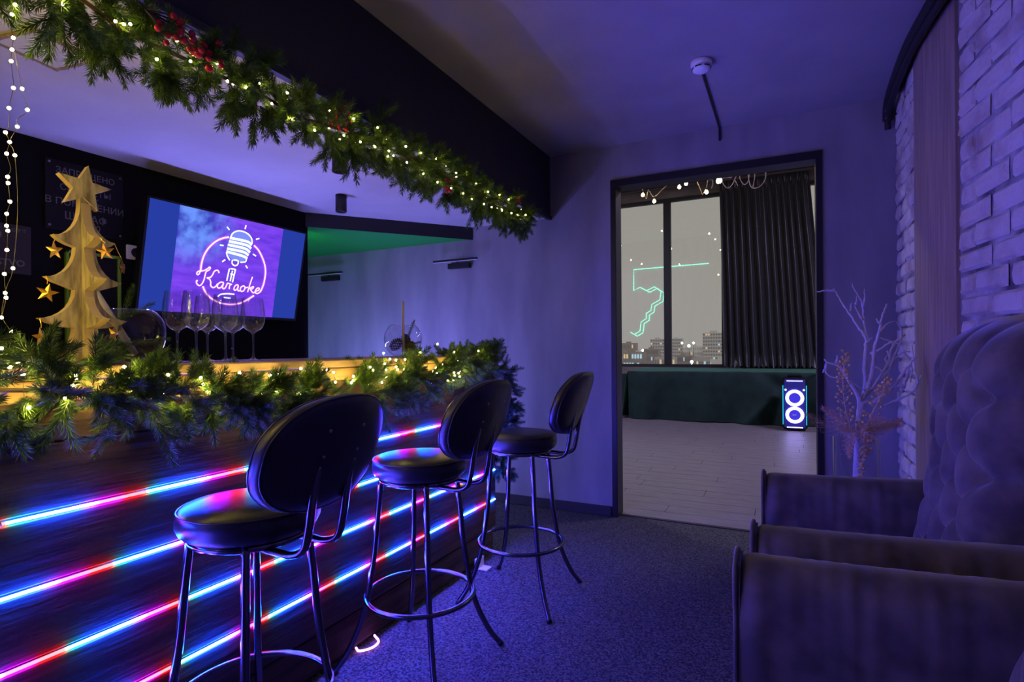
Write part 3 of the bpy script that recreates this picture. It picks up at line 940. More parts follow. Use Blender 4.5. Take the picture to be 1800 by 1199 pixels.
PINK = [[(-0.2032,-0.0532),(-0.2022,-0.004),(-0.1921,0.0465),(-0.1673,0.0951),(-0.1293,0.1374),(-0.0883,0.1627),(-0.0498,0.1764)],[(0.129,0.1552),(0.1666,0.1296),(0.2053,0.0813),(0.2297,0.035),(0.2399,-0.0138),(0.2372,-0.0743),(0.2279,-0.1104),(0.2171,-0.1365)],[(-0.1787,-0.1382),(-0.158,-0.1702),(-0.1254,-0.1995),(-0.0783,-0.2213),(-0.0263,-0.2316),(0.0309,-0.2309),(0.0828,-0.219),(0.1339,-0.1907),(0.1749,-0.1627)],[(-0.206,-0.0491),(-0.2192,-0.0552),(-0.2247,-0.067),(-0.2171,-0.0728),(-0.2087,-0.0651),(-0.2035,-0.051),(-0.1809,-0.0437),(-0.1612,-0.03),(-0.1505,-0.0196),(-0.1449,-0.0256),(-0.153,-0.038),(-0.1684,-0.0489),(-0.1726,-0.072),(-0.1763,-0.0995),(-0.1853,-0.123),(-0.1978,-0.1356),(-0.2124,-0.1303),(-0.2209,-0.1178),(-0.2197,-0.1087),(-0.2128,-0.108)],[(-0.0857,-0.048),(-0.0924,-0.035),(-0.105,-0.0329),(-0.1185,-0.0428),(-0.1258,-0.062),(-0.1381,-0.0794),(-0.1591,-0.0849),(-0.1415,-0.0911),(-0.1321,-0.1084),(-0.1295,-0.1287),(-0.1136,-0.1386),(-0.0974,-0.1301),(-0.0873,-0.1129)],[(-0.0485,-0.1019),(-0.0639,-0.1002),(-0.0802,-0.1098),(-0.088,-0.1268),(-0.0791,-0.1376),(-0.0645,-0.1338),(-0.0539,-0.1188),(-0.0482,-0.1042),(-0.0527,-0.128),(-0.0462,-0.1391),(-0.0342,-0.1332),(-0.0265,-0.1137),(-0.0227,-0.1039),(-0.0151,-0.1031),(-0.0016,-0.1064),(0.009,-0.1077)],[(-0.0016,-0.1064),(-0.0071,-0.1235),(-0.0053,-0.1375)],[(0.054,-0.1079),(0.0405,-0.1069),(0.0287,-0.1176),(0.0257,-0.1346),(0.0345,-0.141),(0.0467,-0.1326),(0.0543,-0.1103),(0.052,-0.1321),(0.0589,-0.1435),(0.0715,-0.1375)],[(0.0839,-0.1097),(0.0719,-0.1206),(0.0715,-0.1375),(0.0805,-0.1439),(0.096,-0.1377),(0.1018,-0.1201),(0.0947,-0.1086),(0.0839,-0.1097)],[(0.1018,-0.1201),(0.1229,-0.1132)],[(0.1466,-0.0445),(0.1376,-0.0798),(0.1294,-0.1199),(0.1246,-0.1448)],[(0.1301,-0.1247),(0.1504,-0.1105),(0.164,-0.1067),(0.1574,-0.1197),(0.1442,-0.1258),(0.1543,-0.1372),(0.1668,-0.146),(0.1774,-0.1401)],[(0.1823,-0.1347),(0.2039,-0.1252),(0.2081,-0.1148),(0.1989,-0.1107),(0.1858,-0.1194),(0.1795,-0.1349),(0.1869,-0.1467),(0.2039,-0.1452),(0.2168,-0.134),(0.2261,-0.1181)]]
CYAN = [[(-0.0395,0.1759),(-0.0278,0.2035),(0.0007,0.2227),(0.037,0.2272),(0.076,0.2179),(0.1037,0.1966),(0.1131,0.1694),(0.107,0.1539)],[(-0.0552,0.0832),(-0.0444,0.0594),(-0.0263,0.0387)],[(0.0871,0.0619),(0.0814,0.0443),(0.0476,0.0358)],[(-0.0088,0.0435),(-0.0086,0.0224),(0.0087,0.0106),(0.0287,0.018),(0.0307,0.042),(-0.0012,0.0446)],[(-0.022,-0.0122),(-0.0299,-0.0882)],[(0.0196,-0.0116),(0.0097,-0.0934)],[(-0.0144,-0.0112),(0.017,-0.0119)],[(-0.0101,-0.0436),(0.0137,-0.0455)],[(0.0002,-0.0235),(-0.0067,-0.088)],[(-0.0702,0.2345),(-0.053,0.2195)],[(0.0553,0.2684),(0.0507,0.2439)],[(0.1372,0.1953),(0.1611,0.2058)],[(-0.1024,0.1193),(-0.0786,0.1195)],[(-0.0749,0.0226),(-0.0568,0.0381)],[(0.1287,0.0994),(0.1524,0.0908)],[(0.0874,0.0211),(0.1016,0.006)],[(-0.0772,-0.1909),(-0.0591,-0.1754),(-0.0143,-0.1668),(0.0328,-0.1674)],[(-0.0366,-0.1923),(0.01,-0.1933)]]
STRIPES = [[(-0.0442,0.1728),(0.0773,0.1705),(0.1097,0.1544)],[(-0.0465,0.1516),(0.0723,0.1482),(0.11,0.1328)],[(-0.0512,0.13),(0.0646,0.1255),(0.1053,0.1079)],[(-0.0532,0.1066),(0.057,0.1029),(0.0972,0.0875)],[(-0.0558,0.0877),(0.0497,0.078),(0.0918,0.0674)]]
def ribbon(mb, line, hw, d, n=4):
    pts = [p.xy for p in spline([(a, b, 0) for a, b in line], n)] if len(line) > 2 else [Vector(p) for p in line]
    L_, R_ = [], []
    for i, p in enumerate(pts):
        t = pts[min(i + 1, len(pts) - 1)] - pts[max(i - 1, 0)]
        t = t.normalized() if t.length > 1e-9 else Vector((1, 0))
        nn = Vector((-t.y, t.x)) * hw
        L_.append(tp(p.x + nn.x, p.y + nn.y, d)); R_.append(tp(p.x - nn.x, p.y - nn.y, d))
    k = len(pts)
    mb.add(L_ + R_, [(i, i + 1, k + i + 1, k + i) for i in range(k - 1)])
for k, l in enumerate(PINK):
    g_ = MB(); ribbon(g_, l, 0.011 if k < 3 else 0.0065, 0.0014 + 0.00002 * k)
    g_.build('picture_glow', M['neon_glow'], screen)
    p_ = MB(); ribbon(p_, l, 0.0042 if k < 3 else 0.0032, 0.0024 + 0.00003 * k)
    p_.build('picture_circle_arc' if k < 3 else 'picture_letter_stroke', M['neon_pink'], screen)
mcb = MB()
body = [(-0.045, 0.176), (-0.03, 0.205), (0.0, 0.223), (0.038, 0.228), (0.078, 0.217), (0.105, 0.195), (0.113, 0.16), (0.105, 0.10), (0.088, 0.06), (0.05, 0.036), (-0.005, 0.04), (-0.04, 0.062), (-0.058, 0.09)]
mcb.add([tp(a, b, 0.0019) for a, b in body], [tuple(range(len(body)))])
mcb.build('picture_microphone_body', emit('pale_blue_picture', (0.22, 0.28, 0.95), 1.0), screen)
for k, l in enumerate(CYAN + STRIPES):
    m_ = MB(); ribbon(m_, l, 0.0038 if k < len(CYAN) else 0.0072, 0.0030 + 0.00003 * k)
    m_.build('picture_microphone_line', M['neon_white'], screen)

# ================================================================== signs on the black wall
def text(name, body, size, m, parent, loc, align='CENTER', ext=0.0004, shear=0.0, bold=0.0):
    c = bpy.data.curves.new(name, 'FONT')
    c.body = body
    c.size = size
    c.align_x = align
    c.extrude = ext
    c.offset = bold
    c.resolution_u = 2
    c.materials.append(m)
    o = bpy.data.objects.new(name, c)
    COL.objects.link(o)
    # facing +X, reading along +Y
    rot = Matrix(((0, 0, 1), (1, 0, 0), (0, 1, 0))).to_4x4()
    rot.translation = Vector(loc) - (ORG[parent] if parent else Vector((0, 0, 0)))
    dg = bpy.context.evaluated_depsgraph_get()
    me = bpy.data.meshes.new_from_object(o.evaluated_get(dg))
    bpy.data.objects.remove(o)
    me.materials.clear(); me.materials.append(m)
    o = bpy.data.objects.new(name, me)
    COL.objects.link(o)
    if parent: o.parent = parent
    o.matrix_local = rot
    return o
sg = thing('wall_sign', 'black wall sign with grey Cyrillic lettering behind the wooden tree', 'sign', (-3.186, 1.62, 1.85))
MB().bbox(-3.189, -3.180, 1.372, 1.72, 1.85, 2.19, 0.002).build('panel', M['sign'], sg)
for y0_, z0_ in ((1.388, 2.172), (1.388, 1.866), (1.704, 2.172), (1.704, 1.866)):
    MB().lathe([(0.0003, 0), (0.006, 0.0005), (0.006, 0.004), (0.0003, 0.005)], (-3.180, y0_, z0_), 10, 'x').build('standoff', M['screw'], sg, True)
for body_, z_, s_, y_ in (('\u0417\u0410\u041f\u0420\u0415\u0429\u0415\u041d\u041e', 2.128, 0.042, 1.546), ('\u041a\u0423\u0420\u0418\u0422\u042c', 2.086, 0.042, 1.546),
                      ('\u0421\u0418\u0413\u0410\u0420\u0415\u0422\u042b', 2.048, 0.042, 1.546), ('\u0422\u0410\u0411\u0410\u041a', 2.006, 0.040, 1.536),
                      ('\u0412 \u041f\u041e\u041c\u0415\u0429\u0415\u041d\u0418\u0418', 1.974, 0.046, 1.546), ('\u0428\u0422\u0420\u0410\u0424', 1.908, 0.052, 1.546), ('10 000', 1.868, 0.046, 1.546)):
    text('lettering', body_, s_, M['signtext'], sg, (-3.1795, y_, z_))
s2 = thing('acrylic_sign', 'smoky acrylic sign with pale letters at the left edge', 'sign', (-3.186, 1.15, 1.613))
MB().bbox(-3.189, -3.180, 0.98, 1.316, 1.613, 1.838, 0.002).build('panel', M['sign2'], s2)
text('lettering', 'PROSTRANSTVO', 0.042, M['signtext'], s2, (-3.1795, 1.292, 1.648), 'RIGHT', bold=0.0008)
text('lettering', 'L O F T', 0.022, M['signtext'], s2, (-3.1795, 1.296, 1.806), 'RIGHT')
MB().lathe([(0.022, 0), (0.022, 0.0006), (0.028, 0.0006), (0.028, 0), (0.022, 0)], (-3.1795, 1.178, 1.785), 24, 'x').build('ring_mark', M['signtext'], s2)
# lime framed card holder
lf = thing('lime_frame', 'lime green framed card standing behind the wooden tree', 'frame', (-3.14, 1.57, 1.09))
fr_ = MB()
y0, y1, z0, z1 = 1.45, 1.70, 1.25, 1.755
fr_.bbox(-3.186, -3.165, y0, y0 + 0.014, z0, z1, 0.002).bbox(-3.186, -3.165, y1 - 0.014, y1, z0, z1, 0.002).bbox(-3.186, -3.165, y0, y1, z1 - 0.014, z1, 0.002).bbox(-3.186, -3.165, y0, y1, z0, z0 + 0.014, 0.002)
fr_.build('frame', M['lime'], lf)
MB().box(-3.184, -3.178, y0 + 0.014, y1 - 0.014, z0 + 0.014, z1 - 0.014).build('card', M['sign'], lf)
MB().prism([(0.10, 0.43), (0.145, 0.44), (0.20, 0.36), (0.17, 0.345)], (-3.176, 1.45, 1.25), (0, 1, 0), (0, 0, 1), (1, 0, 0), 0.003).build('green_mark', M['lime'], lf)
# wall socket
ws = thing('wall_socket', 'white round-holed power socket beside the television', 'socket', (-3.186, 1.772, 1.75))
MB().bbox(-3.189, -3.178, 1.735, 1.812, 1.75, 1.828, 0.004).build('plate', M['white'], ws)
MB().lathe([(0.026, 0.0), (0.026, 0.003), (0.021, 0.003), (0.020, 0.0005), (0.0003, 0.0004)], (-3.178, 1.783, 1.789), 24, 'x').build('well', M['slot'], ws, True)
# ================================================================== wall lights, ceiling fittings
def sconce(x, z, label):
    s = thing('picture_light', label, 'wall light', (x, 4.0, z - 0.04), 'slim black wall lights on the slate wall')
    MB().bbox(x - 0.215, x + 0.215, 3.895, 3.918, z, z + 0.017, 0.003).build('light_bar', M['blacktrim'], s)
    MB().bbox(x - 0.215, x + 0.215, 3.897, 3.916, z - 0.003, z, 0.001).build('diffuser', M['white'], s)
    MB().bbox(x - 0.105, x + 0.105, 3.955, 3.999, z - 0.052, z - 0.008, 0.003).build('mounting_box', M['blacktrim'], s)
    MB().tube([(x, 3.97, z - 0.012), (x, 3.93, z + 0.004), (x, 3.91, z + 0.008)], 0.006, 8).build('arm', M['blacktrim'], s, True)
sconce(-2.475, 1.985, 'slim black wall light on the slate wall, right one of two')
sconce(-3.93, 1.97, 'slim black wall light on the slate wall, left one beside the television')
def downlight(x, y, label):
    s = thing('ceiling_spotlight', label, 'ceiling light', (x, y, 2.27), 'black cylinder spotlights under the bar ceiling')
    MB().lathe([(0.0005, 2.2695), (0.036, 2.2695), (0.036, 2.16), (0.033, 2.157), (0.029, 2.16), (0.029, 2.18), (0.0005, 2.18)], (x, y, 0), 28).build('housing', M['blacktrim'], s, True)
    MB().lathe([(0.0005, 2.176), (0.028, 2.176), (0.028, 2.179), (0.0005, 2.179)], (x, y, 0), 20).build('lens', M['screw'], s, True)
downlight(-2.04, 2.13, 'black cylinder spotlight half hidden behind the upper fir garland')
downlight(-2.62, 2.75, 'black cylinder spotlight standing free near the green soffit')
det = thing('smoke_detector', 'white round smoke detector on the grey ceiling', 'smoke detector', (-0.393, 3.036, 2.75))
MB().lathe([(0.0005, 0), (0.052, 0), (0.054, -0.004), (0.054, -0.022), (0.050, -0.024), (0.0005, -0.024)], (-0.393, 3.036, 2.7495), 32).build('base', M['white'], det, True)
MB().lathe([(0.0005, -0.022), (0.044, -0.022), (0.044, -0.026), (0.046, -0.030), (0.044, -0.046), (0.030, -0.054), (0.0005, -0.056)], (-0.393, 3.036, 2.7495), 32).build('cap', M['white'], det, True)
for k in range(6):
    a = k * PI / 3 + 0.3
    pts = [(-0.393 + 0.0462 * math.cos(a + d), 3.036 + 0.0462 * math.sin(a + d), 2.7495 - 0.037) for d in (-0.36, -0.18, 0, 0.18, 0.36)]
    MB().tube(pts, 0.0035, 6).build('slot', M['slot'], det, True)
cbl = MB().bbox(-0.408, -0.396, 3.09, 3.999, 2.738, 2.7495, 0.002)
cbl.bbox(-0.408, -0.396, 3.985, 3.9985, 2.655, 2.7495, 0.002)
tag(cbl.build('cable_channel', M['blacktrim']), 'thin black cable channel from the smoke detector down the back wall', 'cable channel')
# square access hatch in the bar ceiling
ht = thing('ceiling_hatch', 'small square access hatch with a raised rim in the bar ceiling', 'hatch', (-2.24, 0.95, 2.27))
c_ = Vector((-2.225, 0.965, 2.27)); ha = math.radians(10)
hu, hv = Vector((math.cos(ha), math.sin(ha), 0)), Vector((-math.sin(ha), math.cos(ha), 0))
for (d_, e_) in ((hu, hv), (-hu, hv), (hv, hu), (-hv, hu)):
    b = MB()
    p0, p1 = c_ + d_ * 0.098 - e_ * 0.104, c_ + d_ * 0.098 + e_ * 0.104
    b.tube(spline([p0 + (p1 - p0) * k / 8 + d_ * U(-0.003, 0.003) - Vector((0, 0, 0.005)) for k in range(9)], 2), 0.007, 6)
    b.build('rim', M['board'], ht, False)
b = MB().prism([(-0.09, -0.09), (0.09, -0.09), (0.09, 0.09), (-0.09, 0.09)], c_ - Vector((0, 0, 0.004)), hu, hv, (0, 0, 1), 0.006)
b.build('panel', M['barceil'], ht)

# ================================================================== fir twigs
def twig_mesh(seed, L=0.11, n=110, nl=0.030, w=0.0026, mt='needle', side=0):
    r = random.Random(seed)
    v, f, mi = [], [], []
    def stem(p0, p1, r0):
        d = (p1 - p0).normalized(); x = d.orthogonal().normalized(); y = d.cross(x)
        b = len(v)
        for k in range(3):
            a = 2 * PI * k / 3
            v.append(p0 + (x * math.cos(a) + y * math.sin(a)) * r0)
        for k in range(3):
            a = 2 * PI * k / 3
            v.append(p1 + (x * math.cos(a) + y * math.sin(a)) * r0 * 0.5)
        for k in range(3):
            f.append((b + k, b + (k + 1) % 3, b + 3 + (k + 1) % 3, b + 3 + k)); mi.append(1)
        f.append((b + 3, b + 4, b + 5)); mi.append(1)
    def branch(p0, d, L, n):
        d = d.normalized()
        bend = Vector((r.uniform(-1, 1), r.uniform(-1, 1), 0)) * 0.12
        ps = [p0 + d * L * t + bend * L * t * t for t in (0, 0.5, 1)]
        stem(ps[0], ps[1], 0.0018); stem(ps[1], ps[2], 0.0013)
        for k in range(n):
            t = (k + 0.5) / n
            p = p0 + d * L * t + bend * L * t * t
            a = k * 2.39996 + r.uniform(-0.3, 0.3)
            x = d.orthogonal().normalized(); y = d.cross(x)
            out = x * math.cos(a) + y * math.sin(a)
            fwd = r.uniform(0.55, 1.0) if t < 0.93 else r.uniform(1.2, 2.5)
            nd = (out + d * fwd).normalized()
            ln = nl * r.uniform(0.75, 1.1) * (1.0 if t > 0.1 else 0.7)
            sd = nd.cross(out).normalized() if nd.cross(out).length > 1e-4 else y
            b = len(v)
            mid = p + nd * ln * 0.55 + d * ln * 0.03
            v.extend([p, mid + sd * w * 0.5, p + nd * ln + d * ln * 0.12, mid - sd * w * 0.5])
            f.append((b, b + 1, b + 2, b + 3)); mi.append(0)
    branch(Vector((0, 0, 0)), Vector((0, 0, 1)), L, n)
    if side:
        for k in range(side):
            a = r.uniform(0, 2 * PI)
            branch(Vector((0, 0, L * r.uniform(0.2, 0.55))), Vector((math.cos(a) * 0.75, math.sin(a) * 0.75, 0.8)), L * 0.5, n // 2)
    me = bpy.data.meshes.new('fir_twig')
    me.from_pydata([tuple(p) for p in v], [], f)
    me.materials.append(M[mt]); me.materials.append(M['twigbark'])
    me.polygons.foreach_set('material_index', mi)
    me.update()
    return me
TW = [twig_mesh(k, 0.105 + 0.02 * (k % 3), 240, 0.026, 0.0028, 'needle', 2 + k % 2) for k in range(6)]
TWD = [twig_mesh(20 + k, 0.10, 130, 0.024, 0.0027, 'needle_dark', 2) for k in range(3)]

def garland(name, label, path, count, rad, meshes, droop, face, seed, scale=(0.8, 1.15), group='fir garlands on the bar', dens=None):
    r = random.Random(seed)
    g = thing(name, label, 'garland', tuple(path[len(path) // 2]), group)
    P = spline(path, 12)
    tot = [0.0]
    for a, b in zip(P, P[1:]): tot.append(tot[-1] + (b - a).length)
    MB().tube(P[::2], 0.006, 6).build('core_wire', M['twigbark'], g, True)
    for k in range(count):
        s = tot[-1] * ((k + r.random()) / count)
        i = max(j for j in range(len(P)) if tot[j] <= s)
        i = min(i, len(P) - 2)
        t = (P[i + 1] - P[i]).normalized()
        p = P[i].lerp(P[i + 1], min(1, (s - tot[i]) / max(1e-6, tot[i + 1] - tot[i])))
        x = t.cross(Vector((0, 0, 1)))
        x = x.normalized() if x.length > 0.05 else Vector((1, 0, 0))
        y = x.cross(t)
        a = r.uniform(0, 2 * PI)
        out = x * math.cos(a) + y * math.sin(a)
        d = out * r.uniform(0.5, 1.0) + t * r.uniform(-0.75, 0.75) + Vector((0, 0, -droop * r.uniform(0.2, 1))) + Vector(face) * r.uniform(0, 1)
        m = frame(d, r.uniform(0, 6.28)).to_4x4() @ Matrix.Scale(r.uniform(*scale), 4)
        m.translation = p + out * r.uniform(0, rad) + Vector((0, 0, -r.uniform(0, 0.01)))
        inst('fir_twig', r.choice(meshes), g, None, matrix=m)
    return g
up_path = [(-1.60, 0.55, 2.15), (-1.59, 0.74, 2.145), (-1.59, 0.86, 2.115), (-1.59, 1.0, 2.115), (-1.60, 1.15, 2.12), (-1.60, 1.28, 2.125), (-1.60, 1.45, 2.11), (-1.60, 1.6, 2.125),
           (-1.60, 1.8, 2.15), (-1.60, 2.05, 2.155), (-1.605, 2.3, 2.15), (-1.605, 2.55, 2.15), (-1.605, 2.85, 2.15), (-1.61, 3.15, 2.155), (-1.615, 3.45, 2.145)]
garland('fir_garland', 'green fir garland with lights hanging along the black beam', up_path, 298, 0.040, TW, 0.40, (0.15, 0, 0), 5, (0.78, 1.12))
bar_path = [(-1.555, 0.34, 1.175), (-1.55, 0.55, 1.17), (-1.545, 0.75, 1.15), (-1.54, 1.0, 1.12), (-1.545, 1.25, 1.10), (-1.55, 1.5, 1.08), (-1.55, 1.75, 1.07), (-1.555, 2.0, 1.10),
            (-1.56, 2.25, 1.145), (-1.57, 2.5, 1.165), (-1.585, 2.75, 1.175), (-1.60, 2.93, 1.175)]
garland('fir_garland', 'thick green fir garland along the front edge of the bar top', bar_path, 297, 0.050, TW, 0.22, (0.30, 0, 0.10), 9, (0.78, 1.08))
end_path = [(-1.63, 2.96, 1.18), (-1.60, 3.04, 1.13), (-1.575, 3.08, 1.03), (-1.57, 3.09, 0.90), (-1.575, 3.08, 0.80), (-1.585, 3.06, 0.72), (-1.60, 3.05, 0.60), (-1.60, 3.05, 0.50), (-1.59, 3.06, 0.44)]
garland('fir_garland', 'darker fir branch tail hanging down at the end of the bar', end_path, 130, 0.03, TWD, 0.15, (0.2, 0.1, 0), 13, (0.7, 1.0))

# red berry sprays tucked into the upper garland
berry_me = MB().sphere((0, 0, 0), 0.0088, 12, 8).mesh('berry', True)
berry_me.materials.append(M['berry'])
def berries(label, base, pts, rad=1.0):
    t = thing('berry_spray', label, 'berries', base, 'red berry sprays in the upper garland')
    B = Vector(base)
    sm = MB()
    for k, p in enumerate(pts):
        p = Vector(p)
        mid = (B + p) / 2 + Vector((U(-0.006, 0.006), U(-0.006, 0.006), U(0, 0.01)))
        sm.tube(spline([B, mid, p], 3), 0.0012, 4)
    sm.build('stem', M['twigbark'], t, False)
    for p in pts:
        s = U(0.85, 1.1) * rad
        inst('berry', berry_me, t, p, (0, 0, 0), (s, s, s))
r = random.Random(4)
pts = [(-1.475 + r.uniform(-0.012, 0.02), 0.895 + 0.17 * ((k + 0.5) / 30) + r.uniform(-0.012, 0.012), 2.105 + 0.02 * math.sin(k) + r.uniform(-0.028, 0.036)) for k in range(30)]
berries('big spray of shiny red berries near the left end of the upper garland', (-1.49, 0.86, 2.14), pts, 1.12)
pts = [(-1.525 + r.uniform(-0.02, 0.02), 1.60 + r.uniform(-0.03, 0.06), 2.145 + r.uniform(-0.05, 0.05)) for k in range(18)]
berries('sparse dark red berry spray in the middle of the upper garland', (-1.54, 1.58, 2.17), pts, 0.7)
pts = [(-1.50 + r.uniform(-0.012, 0.012), 2.30 + r.uniform(-0.022, 0.022), 2.065 + r.uniform(-0.035, 0.03)) for k in range(26)]
berries('dense little bunch of red berries hanging below the upper garland', (-1.53, 2.30, 2.10), pts, 0.7)
pts = [(-1.54 + r.uniform(-0.012, 0.012), 3.20 + r.uniform(-0.035, 0.035), 2.215 + r.uniform(-0.022, 0.022)) for k in range(22)]
berries('small red berry bunch near the right end of the upper garland', (-1.56, 3.18, 2.20), pts, 0.7)

# ================================================================== fairy lights
bulb_me = MB().sphere((0, 0, 0), 0.0038, 6, 4).mesh('bulb', True)
bulb_me.materials.append(M['bulb'])
bulb_up_me = bulb_me.copy(); bulb_up_me.materials.clear(); bulb_up_me.materials.append(M['bulb_up'])
def fairy(label, pts, seed, group='warm fairy light strings', hang=None, me=None):
    rr = random.Random(seed)
    t = thing('fairy_lights', label, 'string lights', tuple(pts[len(pts) // 2]), group)
    w = []
    for a, b in zip(pts, pts[1:]):
        a, b = Vector(a), Vector(b)
        w.append(a)
        if (b - a).length > 0.05: w.append((a + b) / 2 + Vector((rr.uniform(-0.012, 0.004), rr.uniform(-0.01, 0.01), rr.uniform(-0.012, 0.006))))
    w.append(Vector(pts[-1]))
    if hang: w = [Vector(h) for h in hang] + w
    MB().tube(spline(w, 3), 0.0006, 4).build('wire', M['wire'], t, False)
    for p in pts:
        inst('bulb', me or bulb_me, t, p)
UB = [(0.731,2.115),(0.844,2.127),(0.891,2.149),(1.012,2.161),(0.962,2.086),(1.06,2.125),(1.136,2.149),(1.183,2.118),(1.245,2.122),(1.299,2.158),(1.349,2.11),(1.416,2.175),(1.44,2.089),(1.53,2.19),(1.551,2.09),(1.628,2.192),(1.686,2.099),(1.759,2.211),(1.796,2.126),(1.894,2.219),(1.889,2.135),(1.974,2.196),(1.986,2.149),(2.09,2.2),(2.124,2.139),(2.22,2.212),(2.247,2.119),(2.352,2.224),(2.371,2.11),(2.441,2.216),(2.494,2.11),(2.541,2.205),(2.604,2.11),(2.653,2.221),(2.721,2.107),(2.774,2.212),(2.832,2.103),(2.903,2.195),(2.959,2.115),(3.034,2.206),(3.078,2.121),(3.167,2.21),(3.198,2.129),(3.317,2.143),(3.37,2.193),(3.415,2.164)]
BB = [(0.57,1.259),(0.591,1.218),(0.602,1.202),(0.594,1.227),(0.704,1.195),(0.712,1.17),(0.71,1.186),(0.816,1.211),(0.821,1.197),(0.819,1.156),(0.814,1.184),(0.924,1.186),(0.909,1.136),(0.931,1.139),(1.026,1.173),(1.024,1.154),(1.158,1.118),(1.137,1.182),(1.127,1.104),(1.249,1.17),(1.261,1.119),(1.367,1.1),(1.362,1.188),(1.479,1.178),(1.508,1.076),(1.555,1.13),(1.624,1.124),(1.708,1.182),(1.762,1.167),(1.808,1.167),(1.798,1.236),(1.826,1.191),(1.852,1.211),(1.871,1.206),(1.882,1.177),(1.924,1.163),(1.941,1.207),(2.043,1.128),(2.083,1.238),(2.1,1.107),(2.136,1.092),(2.221,1.136),(2.232,1.276),(2.295,1.096),(2.326,1.094),(2.349,1.236),(2.343,1.199),(2.38,1.195),(2.379,1.129),(2.353,1.133),(2.429,1.139),(2.486,1.193),(2.481,1.208),(2.606,1.24)]
VS = [(0.643,2.068),(0.638,2.043),(0.636,1.985),(0.636,1.959),(0.636,1.933),(0.637,1.869),(0.63,1.82),(0.626,1.763),(0.628,1.739),(0.625,1.712),(0.623,1.656),(0.627,1.644),(0.627,1.6),(0.626,1.573),(0.626,1.545),(0.626,1.533),(0.622,1.487),(0.617,1.431),(0.621,1.377),(0.616,1.331)]
r = random.Random(8)
k_ = 1.51 / 1.60
ul = [(-1.51 + r.uniform(-0.01, 0.01), y * k_, 1.25 + (z - 1.25) * k_) for y, z in UB] + [(r.uniform(-1.62, -1.56), 0.62 + 2.8 * (k + r.random()) / 30, 2.135 + r.uniform(-0.03, 0.04)) for k in range(30)]  # second list adds extra bulbs inside the garland to light it from within
ul.sort(key=lambda p: p[1])
fairy('warm fairy lights wound into the upper fir garland', ul, 1, me=bulb_up_me)
bl = [(-1.50 + r.uniform(-0.03, 0.02), y, z) for y, z in BB] + [(r.uniform(-1.575, -1.50), 0.45 + 2.3 * (k + r.random()) / 34, 1.15 + r.uniform(-0.05, 0.03)) for k in range(34)]  # second list: bulbs added among the needles for more glow
bl.sort(key=lambda p: p[1])
fairy('warm fairy lights wound into the garland on the bar top', bl, 2)
fairy('warm fairy lights hanging straight down at the left edge', [(-1.62 + r.uniform(-0.01, 0.01), y, z) for y, z in VS], 3, me=bulb_up_me, hang=[(-1.62, 0.66, 2.25), (-1.62, 0.65, 2.15)])
V2 = [(-1.645, 0.665, 1.885), (-1.645, 0.675, 1.838), (-1.645, 0.655, 1.79), (-1.645, 0.65, 1.72), (-1.645, 0.645, 1.45), (-1.645, 0.63, 1.39), (-1.645, 0.64, 1.30)]
fairy('second short fairy light strand looping beside the left hanging one', V2, 4, me=bulb_up_me, hang=[(-1.63, 0.645, 1.96)])

for k in range(6):  # strands added out of view for warm light on the room's right side
    ys = 0.44 - 0.21 * k
    pts = [(-1.73 + r.uniform(-0.012, 0.012), ys + r.uniform(-0.02, 0.02), 2.16 - 0.062 * i + r.uniform(-0.012, 0.012)) for i in range(14)]
    fairy('added fairy light strand over the bar beyond the left edge, %s the tree' % ['closest to', 'second closest to', 'third closest to', 'third farthest from', 'second farthest from', 'farthest from'][k], pts, 40 + k, hang=[(-1.73, ys, 2.268)])

# ================================================================== wooden Christmas tree
tz = 1.212
tx, ty = -1.78, 0.858
tr = thing('wooden_christmas_tree', 'wooden slotted Christmas tree topped with a star on the bar', 'christmas tree', (tx, ty, tz))
def half(sign, wscale=0.77, top=True):
    prof = [(0.131, 0.0), (0.131, 0.024)]
    def swoop(w0, z0, w1, z1, n=7):
        return [(w1 + (w0 - w1) * (1 - math.sin(PI / 2 * k / n)), z0 + (z1 - z0) * (1 - math.cos(PI / 2 * k / n)) ) for k in range(1, n + 1)]
    prof += swoop(0.131, 0.024, 0.037, 0.105)
    for (wt, zt, wi, zi, wl) in ((0.142, 0.131, 0.035, 0.214, 0.037), (0.122, 0.245, 0.032, 0.335, 0.035), (0.100, 0.362, 0.018, 0.452, 0.032)):
        prof += [(wl + (wt - wl) * 0.35, zt - 0.022), (wl + (wt - wl) * 0.75, zt - 0.012), (wt, zt)]
        prof += swoop(wt, zt, wi, zi)
    return [(sign * w * wscale, z * 0.985) for w, z in prof]
def star_pts(R0, r0, n=5, rot=PI / 2):
    return [((R0 if k % 2 == 0 else r0) * math.cos(rot + PI * k / n), (R0 if k % 2 == 0 else r0) * math.sin(rot + PI * k / n)) for k in range(2 * n)]
h = half(1)
polyA = h + [(0.014, 0.48), (-0.014, 0.48)] + [(-w, z) for w, z in h[::-1]]
wood = MB().prism(polyA, (tx, ty, tz), (0, 1, 0), (0, 0, 1), (1, 0, 0), 0.022).build('tree_panel', M['treewood'], tr)
hb = [(w, z) for w, z in half(1) if z < 0.455]
polyB = hb + [(0.0, 0.458)] + [(-w, z) for w, z in hb[::-1]]
hb1 = [(0.0095, 0.0)] + hb + [(0.0095, 0.462)]
MB().prism(hb1, (tx, ty, tz), (1, 0, 0), (0, 0, 1), (0, 1, 0), 0.022).build('tree_panel', M['treewood'], tr)
hb2 = [(-w, z) for w, z in hb1[::-1]]
MB().prism(hb2, (tx, ty, tz), (1, 0, 0), (0, 0, 1), (0, 1, 0), 0.022).build('tree_panel', M['treewood'], tr)
stp = star_pts(0.066, 0.027, 5, PI / 2 - 0.14)
